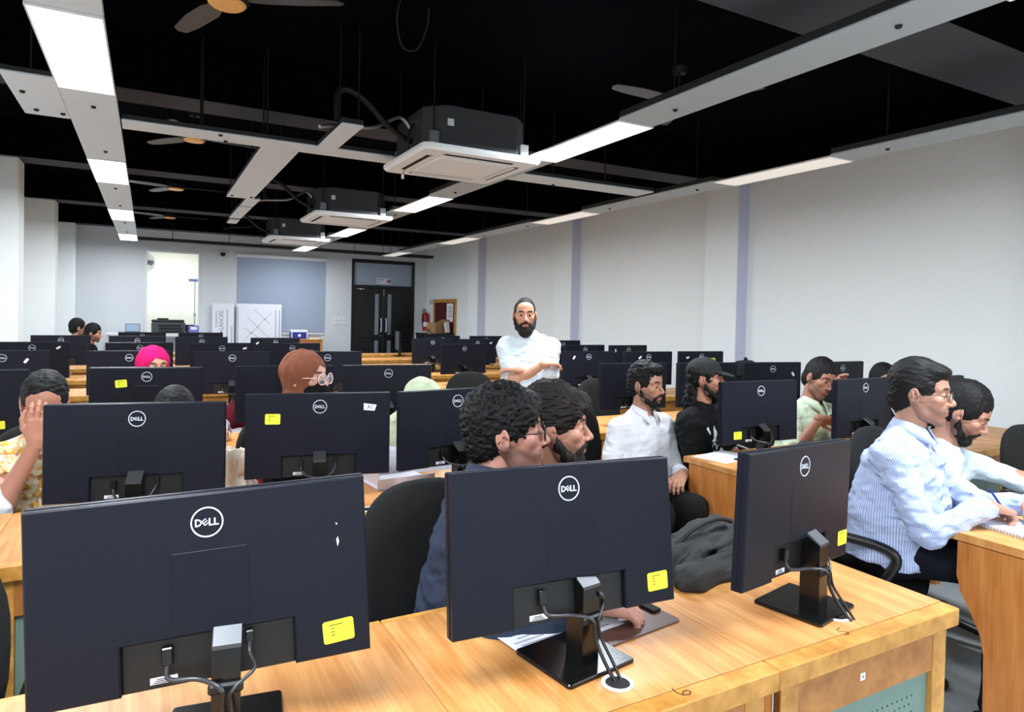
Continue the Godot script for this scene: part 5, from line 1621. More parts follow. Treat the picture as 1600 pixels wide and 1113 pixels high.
func people():
	cloth_noise.seed = 4
	cloth_noise.frequency = 1.0
	cloth_noise.fractal_octaves = 2
	hair_noise.seed = 8
	hair_noise.frequency = 1.0
	hair_noise.fractal_octaves = 2
	M.weave = noise_normal(0.6, 5.0)
	M.hair = bumpy(flat(Color(0.05, 0.045, 0.045), 0.55, 0.0, 0.35), noise_normal(0.5, 6.0), 12.0, 0.9)
	M.hair.uv1_scale = Vector3(26, 7, 26)
	M.hair_brown = bumpy(flat(Color(0.105, 0.08, 0.07), 0.55, 0.0, 0.35), noise_normal(0.5, 6.0), 12.0, 0.9)
	M.hair_brown.uv1_scale = Vector3(26, 7, 26)
	M.frame_dark = flat(Color(0.05, 0.04, 0.045), 0.3, 0.3)
	M.frame_pink = flat(Color(0.93, 0.78, 0.75), 0.3)
	var jeans := cloth(Color(0.075, 0.085, 0.13))
	var black_cloth := cloth(Color(0.055, 0.055, 0.06))
	var black_tr := cloth(Color(0.075, 0.075, 0.08))
	var stripe_img := image_tex(64, 8, func(x: int, _y: int):
		var t := 0.5 + 0.5 * cos(TAU * x / 64.0)
		return Color(0.77, 0.805, 0.885).lerp(Color(0.52, 0.61, 0.82), smoothstep(0.3, 0.9, t)))
	var striped := flat(Color.WHITE, 0.85, 0.0, 0.3)
	striped.albedo_texture = stripe_img
	striped.uv1_scale = Vector3(120, 1, 1)
	var printed := flat(Color.WHITE, 0.88, 0.0, 0.3)
	printed.albedo_texture = image_tex(256, 256, func(x: int, y: int):
		var base := Color(0.06, 0.062, 0.068)
		var u := x / 256.0
		var v := y / 256.0
		# a tall wavy white emblem on the front, with stripes below it
		var cx := 0.43 + 0.03 * sin(v * 17.0)
		if v > 0.26 and v < 0.80 and absf(u - cx) < 0.115:
			var w := sin(v * 74.0 + 2.0 * sin((u - 0.5) * 40.0)) + 0.35 * sin(u * 60.0)
			if v < 0.40: w = sin((u - 0.5) * 48.0 + v * 20.0) + 0.5 * cos(v * 60.0)
			if w > 0.15: return Color(0.86, 0.90, 0.90)
		return base)
	var flowery := flat(Color.WHITE, 0.85)
	var fl := FastNoiseLite.new()
	fl.seed = 12
	fl.frequency = 0.035
	triplanar(flowery, image_tex(128, 128, func(x: int, y: int):
		var a := fl.get_noise_2d(x, y)
		var b := fl.get_noise_2d(x + 300, y + 90)
		if a > 0.15: return Color(0.88, 0.64, 0.16)
		if b > 0.2: return Color(0.60, 0.36, 0.16)
		return Color(0.90, 0.86, 0.74)), 4.0)
	var tan := Color(0.72, 0.53, 0.43)

	# --- the two in front, looking to the right
	var curly := skull_hair(0.017, 0.010, 0.012, 0.052, 0.105)
	curly.add.append([Vector3(0, 0.088, 0.048), Vector3(0.066, 0.034, 0.052), 0.02])
	curly.add.append([Vector3(0, 0.05, -0.07), Vector3(0.075, 0.07, 0.05), 0.02])
	curly.late = [[Vector3(0.05, 0.052, 0.058), Vector3(0.026, 0.03, 0.03)], [Vector3(-0.05, 0.052, 0.058), Vector3(0.026, 0.03, 0.03)], [Vector3(0, 0.076, 0.078), Vector3(0.052, 0.026, 0.024)]]
	curly.amp = 0.009
	curly.stretch = Vector3(55, 60, 55)
	var A := person({"label": "curly-haired man with thin dark glasses and navy shirt, seated behind the middle front monitor", "neck": 0.128, "head": Vector3(0.892, 1.166, -1.65), "phi": 1.05, "hphi": 1.10, "hpitch": -0.06, "lean": 0.16,
		"skin": Color(0.72, 0.52, 0.46), "hairc": Color(0.09, 0.07, 0.065), "stubble": 0.62, "top": cloth(Color(0.185, 0.215, 0.285)), "collar": true, "hair": curly, "haircell": 0.0045,
		"glasses": [M.frame_dark, 0.75], "bottom": jeans, "right": Vector3(0.96, 0.80, -1.31), "rhand": Vector3(0.9, -0.1, 0.45), "left": Vector3(0.97, 0.80, -1.47), "cell": 0.012, "hem": 0.06})
	var rr := RandomNumberGenerator.new()
	rr.seed = 77
	var locks := st_new()
	var hb := Transform3D(Basis(Vector3.UP, 1.10 - 1.05) * Basis(Vector3.RIGHT, -0.06), A.transform.affine_inverse() * Vector3(0.892, 1.166, -1.65))
	for k in 90:
		var az := rr.randf_range(-PI, PI)
		var el := rr.randf_range(0.35, 1.5)
		var d := Vector3(sin(az) * cos(el), sin(el), cos(az) * cos(el))
		var c0 := Vector3(0, 0.045, -0.012) + d * Vector3(0.086, 0.102, 0.108)
		if c0.z > 0.07 and c0.y < 0.085: continue
		var t1 := d.cross(Vector3(rr.randf_range(-1, 1), 0.3, rr.randf_range(-1, 1))).normalized()
		var t2 := d.cross(t1)
		var r := rr.randf_range(0.007, 0.016)
		var pts := []
		for q in 9:
			var a := q / 8.0 * rr.randf_range(3.5, 5.5)
			pts.append(hb * (c0 + (t1 * cos(a) + t2 * sin(a)) * r + d * (q * 0.0012 - 0.004)))
		add_tube(locks, pts, 0.0034, 5, 0.0012)
	obj("hair_curls", done(locks), M.hair, A)
	var swept := skull_hair(0.024, 0.010, 0.012, 0.056, 0.085)
	swept.add.append([Vector3(0.015, 0.085, 0.062), Vector3(0.066, 0.036, 0.05), 0.02])
	swept.add.append([Vector3(0.03, 0.06, 0.085), Vector3(0.045, 0.028, 0.028), 0.02])
	swept.late = [[Vector3(0.05, 0.052, 0.056), Vector3(0.024, 0.026, 0.03)], [Vector3(-0.05, 0.052, 0.056), Vector3(0.024, 0.026, 0.03)], [Vector3(0, 0.072, 0.082), Vector3(0.052, 0.024, 0.024)]]
	swept.amp = 0.008
	swept.stretch = Vector3(90, 90, 18)
	person({"label": "dark-haired bearded man in black, next behind the curly-haired man", "neck": 0.135, "head": Vector3(1.15, 1.142, -1.80), "phi": 1.0, "hphi": 0.97, "hpitch": 0.0, "lean": 0.2,
		"skin": Color(0.74, 0.54, 0.46), "stubble": 0.55, "beard": [0.004, 0.014], "top": cloth(Color(0.06, 0.06, 0.065)), "hair": swept, "hair_mat": M.hair_brown, "haircell": 0.0045, "bottom": black_tr,
		"right": Vector3(1.32, 0.79, -1.50), "left": Vector3(1.42, 0.79, -1.62), "cell": 0.014})
	# --- right of the aisle
	var neat := skull_hair(0.018, 0.006, 0.006, 0.060, 0.080)
	neat.add.append([Vector3(0, 0.094, 0.052), Vector3(0.066, 0.030, 0.048), 0.02])
	neat.stretch = Vector3(70, 70, 16)
	person({"label": "man in blue and white striped shirt and glasses writing in a notebook at the right", "neck": 0.15, "head": Vector3(2.712, 1.220, -1.545), "phi": 0.30, "hphi": 0.42, "hpitch": 0.05, "lean": 0.08, "tip": 0.03, "wide": 1.1, "belly": 0.05,
		"skin": Color(0.70, 0.52, 0.44), "stubble": 0.38, "top": striped, "stripes": true, "collar": true, "collar_mat": cloth(Color(0.74, 0.79, 0.90)), "hair": neat, "hairc": Color(0.07, 0.06, 0.06), "haircell": 0.005, "glasses": [M.frame_dark, 0.85, 0.0012], "bottom": cloth(Color(0.055, 0.06, 0.10)),
		"right": Vector3(2.72, 0.835, -1.29), "rhand": Vector3(0.85, -0.2, 0.25), "left": Vector3(2.90, 0.83, -1.24), "lhand": Vector3(-0.35, -0.3, 0.8), "rpole": Vector3(-0.7, -0.8, -0.3), "curl": [0.75, 0.8], "leg": 1.08, "knee_x": 0.05, "cell": 0.0105, "hem": 0.035, "wrinkle": 1.2})
	person({"label": "man in pale shirt looking down, partly behind the man in the striped shirt", "head": Vector3(3.25, 1.097, -1.66), "phi": 0.30, "hphi": 0.42, "hpitch": 0.5, "lean": 0.22,
		"skin": Color(0.68, 0.50, 0.42), "stubble": 0.6, "beard": [0.002, 0.004], "top": cloth(Color(0.82, 0.87, 0.90)), "hair": skull_hair(0.024, 0.009, 0.008, 0.060, 0.085), "bottom": black_tr,
		"right": Vector3(3.22, 0.79, -1.25), "left": Vector3(3.48, 0.79, -1.22), "cell": 0.016})
	var quiff := skull_hair(0.022, 0.006, 0.006, 0.062, 0.075)
	quiff.add.append([Vector3(0, 0.103, 0.058), Vector3(0.058, 0.032, 0.044), 0.02])
	quiff.amp = 0.009
	quiff.stretch = Vector3(80, 70, 18)
	person({"label": "man in a white buttoned shirt and black trousers seated beside the aisle", "head": Vector3(2.535, 1.108, -3.0), "phi": 0.05, "hphi": 0.36, "hpitch": 0.04, "lean": -0.06, "tip": 0.06, "wide": 0.93,
		"skin": Color(0.66, 0.48, 0.39), "stubble": 0.6, "beard": [0.0, 0.0], "top": cloth(Color(0.82, 0.82, 0.835)), "collar": true, "hair": quiff, "bottom": black_tr,
		"right": Vector3(2.36, 0.67, -2.74), "left": Vector3(2.55, 0.66, -2.70), "rhand": Vector3(0.75, -0.2, 0.5), "lhand": Vector3(-0.7, -0.2, 0.4), "knee_x": -0.13, "hem": 0.03, "cell": 0.0125, "wrinkle": 0.75, "hs": 0.97})
	var longh := {"add": [[Vector3(0, 0.036, -0.017), Vector3(0.083, 0.092, 0.105), 0.001], [Vector3(0, -0.08, -0.075), Vector3(0.07, 0.11, 0.045), 0.03], [Vector3(-0.03, -0.15, -0.085), Vector3(0.05, 0.05, 0.045), 0.03]],
		"sub": [[Vector3(0, -0.06, 0.085), Vector3(0.078, 0.12, 0.076), 0.008], [Vector3(0, -0.10, 0.02), Vector3(0.10, 0.10, 0.056), 0.01], [Vector3(0.088, -0.010, -0.006), Vector3(0.03, 0.034, 0.022), 0.006], [Vector3(-0.088, -0.010, -0.006), Vector3(0.03, 0.034, 0.022), 0.006]], "amp": 0.014, "stretch": Vector3(36, 22, 36)}
	person({"label": "long-haired bearded man in a dark cap and black printed T-shirt", "head": Vector3(2.908, 1.145, -2.905), "phi": 0.35, "hphi": 0.66, "hpitch": 0.02, "lean": -0.02,
		"skin": Color(0.72, 0.50, 0.42), "stubble": 0.65, "beard": [0.002, 0.004], "top": printed, "top_name": "t_shirt", "print": true, "sleeve": "short", "cap": cloth(Color(0.17, 0.17, 0.165)), "hair": longh, "bottom": black_tr, "cell": 0.0125, "hs": 0.97})
	person({"label": "man in a pale green shirt with one hand raised to his face and a phone", "head": Vector3(3.852, 1.122, -2.845), "phi": 0.0, "hphi": -0.15, "hpitch": 0.28, "hroll": -0.28, "lean": 0.10, "tip": 0.1,
		"skin": Color(0.62, 0.44, 0.36), "stubble": 0.42, "top": cloth(Color(0.745, 0.80, 0.70)), "collar": true, "sleeve": "short", "sleeve_to": 0.95, "hair": skull_hair(0.024, 0.009, 0.008, 0.058, 0.085), "bottom": black_tr,
		"left": Vector3(3.90, 1.07, -2.70), "lhand": Vector3(-0.55, 0.75, 0.1), "lup": Vector3(0.2, 0.2, -1), "lpole": Vector3(0.7, -1, 0.3), "right": Vector3(3.62, 0.905, -2.66), "rhand": Vector3(0.8, -0.1, 0.25), "rup": Vector3(-0.3, 0.6, -0.6), "curl": [0.4, 0.6], "cell": 0.013, "hs": 0.97})
	person({"label": "man in dark blue mostly hidden behind a monitor and the striped shirt", "head": Vector3(4.485, 1.075, -2.80), "phi": 0.0, "hphi": -0.5, "lean": 0.1, "skin": Color(0.62, 0.44, 0.36), "stubble": 0.3, "top": cloth(Color(0.07, 0.085, 0.13)), "collar": true, "collar_mat": cloth(Color(0.88, 0.88, 0.9)), "hair": skull_hair(0.022, 0.008, 0.008, 0.060, 0.080), "bottom": black_tr, "cell": 0.02, "hcell": 0.0045, "haircell": 0.008})
	# --- the man standing in the aisle with folded arms
	var shaved := skull_hair(0.004, 0.002, 0.002, 0.072, 0.060)
	shaved.amp = 0.001
	person({"label": "bearded man in a white T-shirt standing in the aisle with folded arms", "head": Vector3(2.385, 1.500, -4.17), "phi": -0.42, "hphi": -0.46, "hpitch": 0.05, "hroll": 0.02, "lean": -0.03, "stand": true, "wide": 0.92, "nx": 0.035, "neck": 0.142, "belly": 0.06,
		"skin": Color(0.78, 0.57, 0.46), "stubble": 0.5, "brow": 1.0, "beard": [0.009, 0.024], "top": cloth(Color(0.84, 0.88, 0.90)), "top_name": "t_shirt", "sleeve": "short", "sleeve_to": 0.80, "hair": shaved, "hair_mat": M.hair_brown, "hairc": Color(0.06, 0.05, 0.045), "bottom": cloth(Color(0.83, 0.86, 0.88)), "neck_cut": 0.05,
		"right_n": Vector3(0.09, -0.195, 0.20), "left_n": Vector3(-0.08, -0.245, 0.165), "rhand": Basis(Vector3.UP, -0.42) * Vector3(0.9, 0.05, -0.45), "lhand": Basis(Vector3.UP, -0.42) * Vector3(-0.9, 0.1, -0.4), "rpole": Vector3(-0.6, -1.0, 0.0), "lpole": Vector3(0.6, -1.0, 0.0), "curl": [0.35, 0.35], "hem": 0.12, "cell": 0.0115})
	# --- left block
	var brown := cloth(Color(0.50, 0.30, 0.22))
	person({"label": "woman in a brown headscarf, black face veil and pink-framed glasses", "head": Vector3(0.68, 1.172, -3.326), "phi": 0.4, "hphi": 0.78, "hpitch": 0.0, "lean": 0.1, "skin": Color(0.80, 0.62, 0.55), "top": black_cloth, "top_name": "dress", "scarf": brown, "veil": cloth(Color(0.05, 0.05, 0.052)), "glasses": [M.frame_pink, 0.95, 0.0024, 1.12], "bottom": black_tr, "cell": 0.013})
	person({"label": "woman in a bright pink headscarf whose eyes show over a monitor", "head": Vector3(0.035, 1.118, -4.82), "phi": 0.15, "hphi": 0.3, "lean": 0.1, "skin": Color(0.78, 0.58, 0.48), "top": cloth(Color(0.75, 0.10, 0.40)), "top_name": "dress", "scarf": cloth(Color(0.80, 0.075, 0.39)), "bottom": black_tr, "cell": 0.016, "hcell": 0.004})
	person({"label": "woman in a pale green headscarf with bowed head, only the top showing", "head": Vector3(1.205, 1.033, -3.12), "phi": 0.0, "hphi": 0.2, "hpitch": 0.6, "lean": 0.2, "skin": Color(0.78, 0.60, 0.50), "top": cloth(Color(0.86, 0.86, 0.90)), "top_name": "dress", "scarf": cloth(Color(0.755, 0.79, 0.66)), "bottom": black_tr, "cell": 0.02, "hcell": 0.006})
	var parted := {"add": [[Vector3(0, 0.034, -0.016), Vector3(0.083, 0.094, 0.106), 0.001], [Vector3(0, -0.10, -0.06), Vector3(0.085, 0.12, 0.05), 0.03]], "sub": [[Vector3(0, -0.045, 0.09), Vector3(0.062, 0.112, 0.070), 0.008], [Vector3(0, 0.135, 0.035), Vector3(0.0035, 0.02, 0.07), 0.006]], "amp": 0.006, "stretch": Vector3(20, 50, 50)}
	person({"label": "dark-haired woman in yellow patterned clothes covering her face with one hand", "head": Vector3(-0.372, 1.10, -3.35), "phi": 0.0, "hphi": 0.05, "hpitch": 0.55, "lean": 0.16, "skin": Color(0.74, 0.52, 0.43), "top": flowery, "top_name": "tunic", "sleeve": "short", "sleeve_to": 0.6, "hair": parted, "bottom": black_tr, "glasses": [M.frame_pink, 0.8],
		"right": Vector3(-0.375, 0.965, -3.14), "rhand": Vector3(0.12, 1.0, 0.05), "rup": Vector3(0.1, 0.1, 1), "rpole": Vector3(-0.25, -1, 0.3), "left": Vector3(-0.18, 0.79, -2.98), "curl": [0.5, 0.25], "cell": 0.014})
	person({"label": "dark-haired person almost hidden behind the plain second row monitor", "head": Vector3(0.107, 1.005, -3.30), "phi": 0.0, "hpitch": 0.5, "lean": 0.2, "skin": tan, "top": black_cloth, "hair": skull_hair(0.022, 0.009, 0.008, 0.060, 0.10), "bottom": black_tr, "cell": 0.018, "hcell": 0.006, "haircell": 0.006})
	person({"label": "far seated man in white with dark hair, seen from behind at the left", "head": Vector3(-0.905, 1.173, -11.75), "phi": 1.5, "hphi": 1.9, "lean": 0.15, "skin": tan, "top": cloth(Color(0.86, 0.87, 0.88)), "hair": skull_hair(0.024, 0.009, 0.01, 0.058, 0.10), "bottom": black_tr, "cell": 0.02, "hcell": 0.006, "haircell": 0.008, "stubble": 0.4, "cheap": true})
	person({"label": "far dark-haired bearded man in profile beside the one in white", "head": Vector3(-0.705, 1.10, -11.6), "phi": 1.3, "hphi": 1.35, "hpitch": 0.15, "lean": 0.2, "skin": tan, "stubble": 0.7, "top": black_cloth, "hair": skull_hair(0.028, 0.011, 0.012, 0.056, 0.10), "bottom": black_tr, "cell": 0.02, "hcell": 0.006, "haircell": 0.008, "cheap": true})
	var P := person({"label": "person in white with a mauve scarf at the left edge, only an arm showing", "head": Vector3(-0.80, 1.16, -3.18), "phi": 0.0, "lean": 0.12, "skin": tan, "top": cloth(Color(0.87, 0.88, 0.90)), "hair": skull_hair(0.022, 0.009, 0.008, 0.060, 0.10), "bottom": black_tr, "left": Vector3(-0.56, 0.80, -2.86), "cell": 0.014, "hcell": 0.006, "haircell": 0.008})
	var sl := P.transform.affine_inverse()
	obj("scarf", tube(curve([sl * Vector3(-0.72, 1.07, -3.06), sl * Vector3(-0.675, 0.95, -2.98), sl * Vector3(-0.66, 0.86, -2.93), sl * Vector3(-0.68, 0.79, -2.90)], 16), 0.04, 10), cloth(Color(0.52, 0.33, 0.38)), P)
	person({"label": "person with maroon headscarf and white sleeve, glimpsed between two monitors", "head": Vector3(0.60, 0.985, -4.62), "phi": 0.0, "lean": 0.2, "hpitch": 0.3, "skin": tan, "top": cloth(Color(0.86, 0.82, 0.84)), "scarf": cloth(Color(0.34, 0.05, 0.10)), "bottom": black_tr, "right": Vector3(0.36, 0.80, -4.12), "left": Vector3(0.56, 0.80, -4.15), "cell": 0.018, "hcell": 0.006})


func lump(bones: Array, cell: float, k: float, s1: Vector3, a1: float) -> ArrayMesh:
	var lo := Vector3.ONE * 9
	var hi := -lo
	for b in bones:
		for p in [b[0], b[1]]:
			lo = lo.min(p - Vector3.ONE * (b[2] + 0.05))
			hi = hi.max(p + Vector3.ONE * (b[2] + 0.05))
	var F := Field.new(lo, hi, cell, k)
	for b in bones: F.cone(b[0], b[1], b[2], b[3] if b.size() > 3 else b[2])
	F.rough(cloth_noise, s1, a1)
	F.cut(Vector3(0, -1, 0), 0.0)
	var h := Hull.new()
	h.add(F.mesh(), Transform3D(), Color.WHITE)
	return h.commit()

func small_things():
	cloth_noise.seed = 4
	cloth_noise.frequency = 1.0
	cloth_noise.fractal_octaves = 2
	if not M.has("weave"): M.weave = noise_normal(0.6, 5.0)
	var y := DESK_Y + 0.0006
	# writing sheet on a brown clipboard under the middle front monitor
	var cb := thing("clipboard", "brown clipboard under the curly-haired man's hand on the front desk", "clipboard", Vector3(1.0, y, -1.305), 0.12)
	obj("board", prism(rrect(0.30, 0.21, 0.015), 0.0, 0.003, 0.0008, Transform3D(Basis(Vector3.RIGHT, -PI / 2), Vector3.ZERO)), flat(Color(0.36, 0.24, 0.21), 0.4), cb)
	obj("clip", box(Vector3(0.03, 0.008, 0.09), 0.003, Vector3(0.128, 0.007, 0)), M.gloss_black, cb)
	var sh := thing("paper_sheet", "lined sheet of handwriting under the middle front monitor", "paper", Vector3(0.86, y + 0.0035, -1.335), 0.13)
	obj("sheet", box(Vector3(0.297, 0.0008, 0.18), 0.0, Vector3(0, 0.0004, 0)), M.paper, sh)
	for k in 10: obj("text_line", box(Vector3(0.25 - (k % 3) * 0.02, 0.0003, 0.003), 0.0, Vector3(-0.01, 0.001, -0.07 + k * 0.016)), M.grey_ink, sh)
	# paper on the desk beside the white-shirted man
	var s2 := thing("paper_sheet", "blank white sheet on the desk corner beside the man in the white shirt", "paper", Vector3(2.755, y, -2.60), 0.2)
	obj("sheet", box(Vector3(0.297, 0.001, 0.21), 0.0, Vector3(0, 0.0005, 0)), M.paper, s2)
	# spiral notebook and pen
	var nb := thing("notebook", "spiral-bound lined notebook under the writing hand of the man in stripes", "notebook", Vector3(2.80, y, -1.225), -0.12)
	obj("pages", box(Vector3(0.215, 0.012, 0.285), 0.001, Vector3(0, 0.006, 0)), M.paper, nb)
	for k in 12: obj("ruled_line", box(Vector3(0.19, 0.0003, 0.0012), 0.0, Vector3(0.005, 0.0122, -0.125 + k * 0.022)), flat(Color(0.62, 0.68, 0.82), 0.8), nb)
	var sp := st_new()
	for k in 26:
		var ring := []
		for q in 9: ring.append(Vector3(-0.106 + cos(TAU * q / 8) * 0.008, 0.007 + sin(TAU * q / 8) * 0.009, -0.135 + k * 0.0108))
		add_tube(sp, ring, 0.0011, 5)
	tag(obj("spiral", done(sp), M.steel, nb), "", "", "", "stuff")
	var pn := thing("pen", "thin dark pen in the hand of the man in stripes", "pen", Vector3(2.838, y + 0.015, -1.262))
	obj("barrel", tube([Vector3(0, 0.0, 0), Vector3(-0.02, 0.05, -0.03), Vector3(-0.045, 0.11, -0.06)], 0.004, 8), M.blue, pn)
	obj("tip", tube([Vector3(0, 0, 0), Vector3(0.003, -0.008, 0.004)], 0.0022, 6), M.steel, pn)
	# dark bag behind the turned monitor
	var bag := thing("soft_bag", "crumpled dark grey cloth bag on the front desk beside the turned monitor", "bag", Vector3(1.49, y, -1.44), 0.25)
	var bc := flat(Color(0.125, 0.13, 0.135), 0.75)
	bumpy(bc, M.weave, 9.0, 0.5)
	obj("body", lump([[Vector3(-0.17, 0.01, 0.03), Vector3(0.17, 0.015, 0.05), 0.05], [Vector3(-0.12, 0.03, -0.06), Vector3(0.16, 0.045, -0.05), 0.055], [Vector3(-0.07, 0.075, -0.09), Vector3(0.14, 0.095, -0.08), 0.022], [Vector3(-0.13, 0.045, -0.02), Vector3(0.10, 0.07, 0.01), 0.018], [Vector3(-0.15, 0.03, 0.03), Vector3(0.1, 0.05, 0.05), 0.016]], 0.006, 0.012, Vector3(6, 16, 26), 0.012), bc, bag)
	obj("strap", tube(curve([Vector3(-0.12, 0.07, -0.06), Vector3(-0.05, 0.125, -0.03), Vector3(0.05, 0.135, -0.02), Vector3(0.14, 0.11, -0.02)], 18), 0.008, 6), bc, bag)
	# cream tote with a red handle between two second row monitors
	var tote := thing("tote_bag", "cream cloth bag with a red handle standing between two second row monitors", "bag", Vector3(0.275, y, -2.74), 0.1)
	obj("body", lump([[Vector3(-0.05, 0.04, 0), Vector3(0.05, 0.04, 0), 0.06], [Vector3(-0.045, 0.13, 0), Vector3(0.03, 0.15, 0), 0.05, 0.04], [Vector3(-0.02, 0.19, 0.01), Vector3(0.05, 0.18, 0.01), 0.03]], 0.008, 0.03, Vector3(26, 7, 26), 0.016), cloth(Color(0.84, 0.78, 0.72)), tote)
	obj("handle", tube(curve([Vector3(0.05, 0.14, 0.03), Vector3(0.085, 0.145, 0.05), Vector3(0.105, 0.10, 0.055), Vector3(0.10, 0.03, 0.05), Vector3(0.085, 0.0, 0.05)], 20), 0.009, 8), M.red, tote)
	# white acrylic holder
	var ac := flat(Color(0.90, 0.88, 0.93), 0.25)
	var hold := thing("document_stand", "white plastic document stand on the second row desk beside the empty chair", "stand", Vector3(0.97, y, -2.80), 0.1)
	obj("base_tray", box(Vector3(0.27, 0.012, 0.20), 0.003, Vector3(0, 0.006, 0)), ac, hold)
	obj("front_lip", box(Vector3(0.27, 0.045, 0.005), 0.002, Vector3(0, 0.022, 0.10)), ac, hold)
	obj("side_plate", box(Vector3(0.005, 0.24, 0.19), 0.002, Vector3(-0.125, 0.12, 0)), ac, hold)
	var pen2 := thing("pen", "dark pen lying in front of the white plastic document stand", "pen", Vector3(1.03, y + 0.004, -2.66), 0.3)
	obj("barrel", tube([Vector3(-0.05, 0, 0), Vector3(0.06, 0, 0)], 0.004, 8), M.gloss_black, pen2)
	obj("cap", tube([Vector3(0.06, 0, 0), Vector3(0.09, 0, 0)], 0.0052, 8), M.gloss_black, pen2)
	# phone held by the man in pale green
	var ph := thing("mobile_phone", "dark phone held flat in the lower hand of the man in pale green", "phone", Vector3(3.74, 0.905, -2.63), 0.5)
	obj("shell", prism(rrect(0.15, 0.072, 0.01), -0.004, 0.004, 0.001, Transform3D(Basis(Vector3.BACK, -0.15) * Basis(Vector3.RIGHT, -1.1), Vector3.ZERO)), M.gloss_black, ph)
	obj("screen", prism(rrect(0.14, 0.064, 0.008), 0.004, 0.0046, 0.0, Transform3D(Basis(Vector3.BACK, -0.15) * Basis(Vector3.RIGHT, -1.1), Vector3.ZERO)), M.screen, ph)
	# bag hung over a chair behind the cap
	var bp := thing("backpack", "black backpack hung on a chair right of the black cap", "bag", Vector3(4.86, 0.66, -4.36), 0.4)
	obj("body", lump([[Vector3(-0.1, 0.12, 0), Vector3(0.1, 0.12, 0), 0.12], [Vector3(-0.09, 0.36, 0), Vector3(0.1, 0.33, 0), 0.11, 0.13]], 0.016, 0.05, Vector3(14, 14, 14), 0.02), M.chair, bp)
	obj("handle", tube(curve([Vector3(-0.05, 0.45, 0), Vector3(0, 0.49, 0), Vector3(0.05, 0.45, 0)], 10), 0.01, 6), M.chair_plastic, bp)
	# ---- far wall counter with laptop and printer
	var ct := thing("counter", "white counter along the far wall under the internal window", "counter", Vector3(0.25, 0, -14.98))
	obj("top", box(Vector3(1.9, 0.035, 0.62), 0.004, Vector3(0, 0.985, 0)), M.white, ct)
	for x in [-0.92, 0.0, 0.92]: obj("support_panel", box(Vector3(0.025, 0.965, 0.56), 0.002, Vector3(x, 0.4845, 0)), M.white, ct)
	var lt := thing("laptop", "small open laptop with a pale screen on the far counter", "laptop", Vector3(-0.25, 1.003, -14.85), 0.12)
	obj("keyboard_base", box(Vector3(0.25, 0.014, 0.17), 0.004, Vector3(0, 0.007, 0.02)), M.mon_dark, lt)
	var lid := obj("lid", box(Vector3(0.25, 0.165, 0.008), 0.004, Vector3(0, 0.083, 0)), M.mon_dark, lt, Vector3(0, 0.012, -0.07))
	lid.rotation.x = -0.12
	var ls := flat(Color(0.55, 0.62, 0.72), 0.4)
	ls.emission_enabled = true
	ls.emission = Color(0.5, 0.58, 0.7)
	ls.emission_energy_multiplier = 0.25
	obj("screen", box(Vector3(0.23, 0.142, 0.002), 0.0, Vector3(0, 0.085, 0.005)), ls, lid)
	var pr := thing("printer", "wide black printer on the far counter below the internal window", "printer", Vector3(0.36, 1.003, -14.9))
	obj("case", box(Vector3(0.60, 0.20, 0.36), 0.02, Vector3(0, 0.115, 0)), M.beam, pr)
	obj("lid", box(Vector3(0.58, 0.05, 0.34), 0.015, Vector3(-0.01, 0.24, 0)), M.tray_dark, pr)
	obj("control_panel", box(Vector3(0.2, 0.03, 0.05), 0.008, Vector3(-0.1, 0.28, 0.05)), M.gloss_black, pr)
	for k in 3: obj("paper_tray", box(Vector3(0.40, 0.02, 0.02), 0.005, Vector3(0.05 - k * 0.02, 0.045 + k * 0.055, 0.185)), M.slot, pr)
	obj("ink_tank", box(Vector3(0.16, 0.16, 0.2), 0.02, Vector3(0.38, 0.09, 0)), M.tray_dark, pr)
	obj("foot", box(Vector3(0.5, 0.015, 0.3), 0.004, Vector3(0, 0.0075, 0)), M.slot, pr)
	var bg := thing("blue_parcel", "small blue and white parcel beside the far printer", "parcel", Vector3(0.80, 1.003, -14.86), 0.2)
	obj("wrap", box(Vector3(0.20, 0.16, 0.12), 0.02, Vector3(0, 0.08, 0)), flat(Color(0.42, 0.44, 0.75), 0.6), bg)
	obj("label", box(Vector3(0.12, 0.06, 0.004), 0.002, Vector3(0, 0.1, 0.061)), M.paper, bg)
	# cabinet with the blue box
	var cn := thing("low_cabinet", "low wooden cabinet under the blue roller blind", "cabinet", Vector3(3.0, 0, -15.02))
	obj("top", box(Vector3(0.75, 0.03, 0.52), 0.004, Vector3(0, 0.875, 0)), M.wood_edge, cn)
	obj("body", box(Vector3(0.72, 0.80, 0.48), 0.003, Vector3(0, 0.46, 0)), M.wood_v, cn)
	for s in [-1, 1]:
		var dr := obj("door", box(Vector3(0.34, 0.74, 0.018), 0.003, Vector3(s * 0.176, 0.46, 0.248)), M.wood_v, cn)
		obj("knob", lathe([Vector2(0, 0.02), Vector2(0.012, 0.016), Vector2(0.006, 0.0)], 10, Vector3(s * 0.03, 0.6, 0.257), Basis(Vector3.RIGHT, PI / 2)), M.steel, dr)
	obj("plinth", box(Vector3(0.68, 0.06, 0.44), 0.002, Vector3(0, 0.03, 0)), M.tray_dark, cn)
	var bb := thing("carton", "small blue and white carton with a round emblem on the low cabinet", "box", Vector3(2.88, 0.891, -14.95))
	obj("carton_body", box(Vector3(0.34, 0.19, 0.24), 0.006, Vector3(0, 0.095, 0)), M.blue, bb)
	obj("lid_band", box(Vector3(0.346, 0.05, 0.246), 0.006, Vector3(0, 0.168, 0)), M.paper, bb)
	for s in [-1, 1]: obj("edge_band", box(Vector3(0.02, 0.15, 0.003), 0.001, Vector3(s * 0.16, 0.075, 0.121)), M.paper, bb)
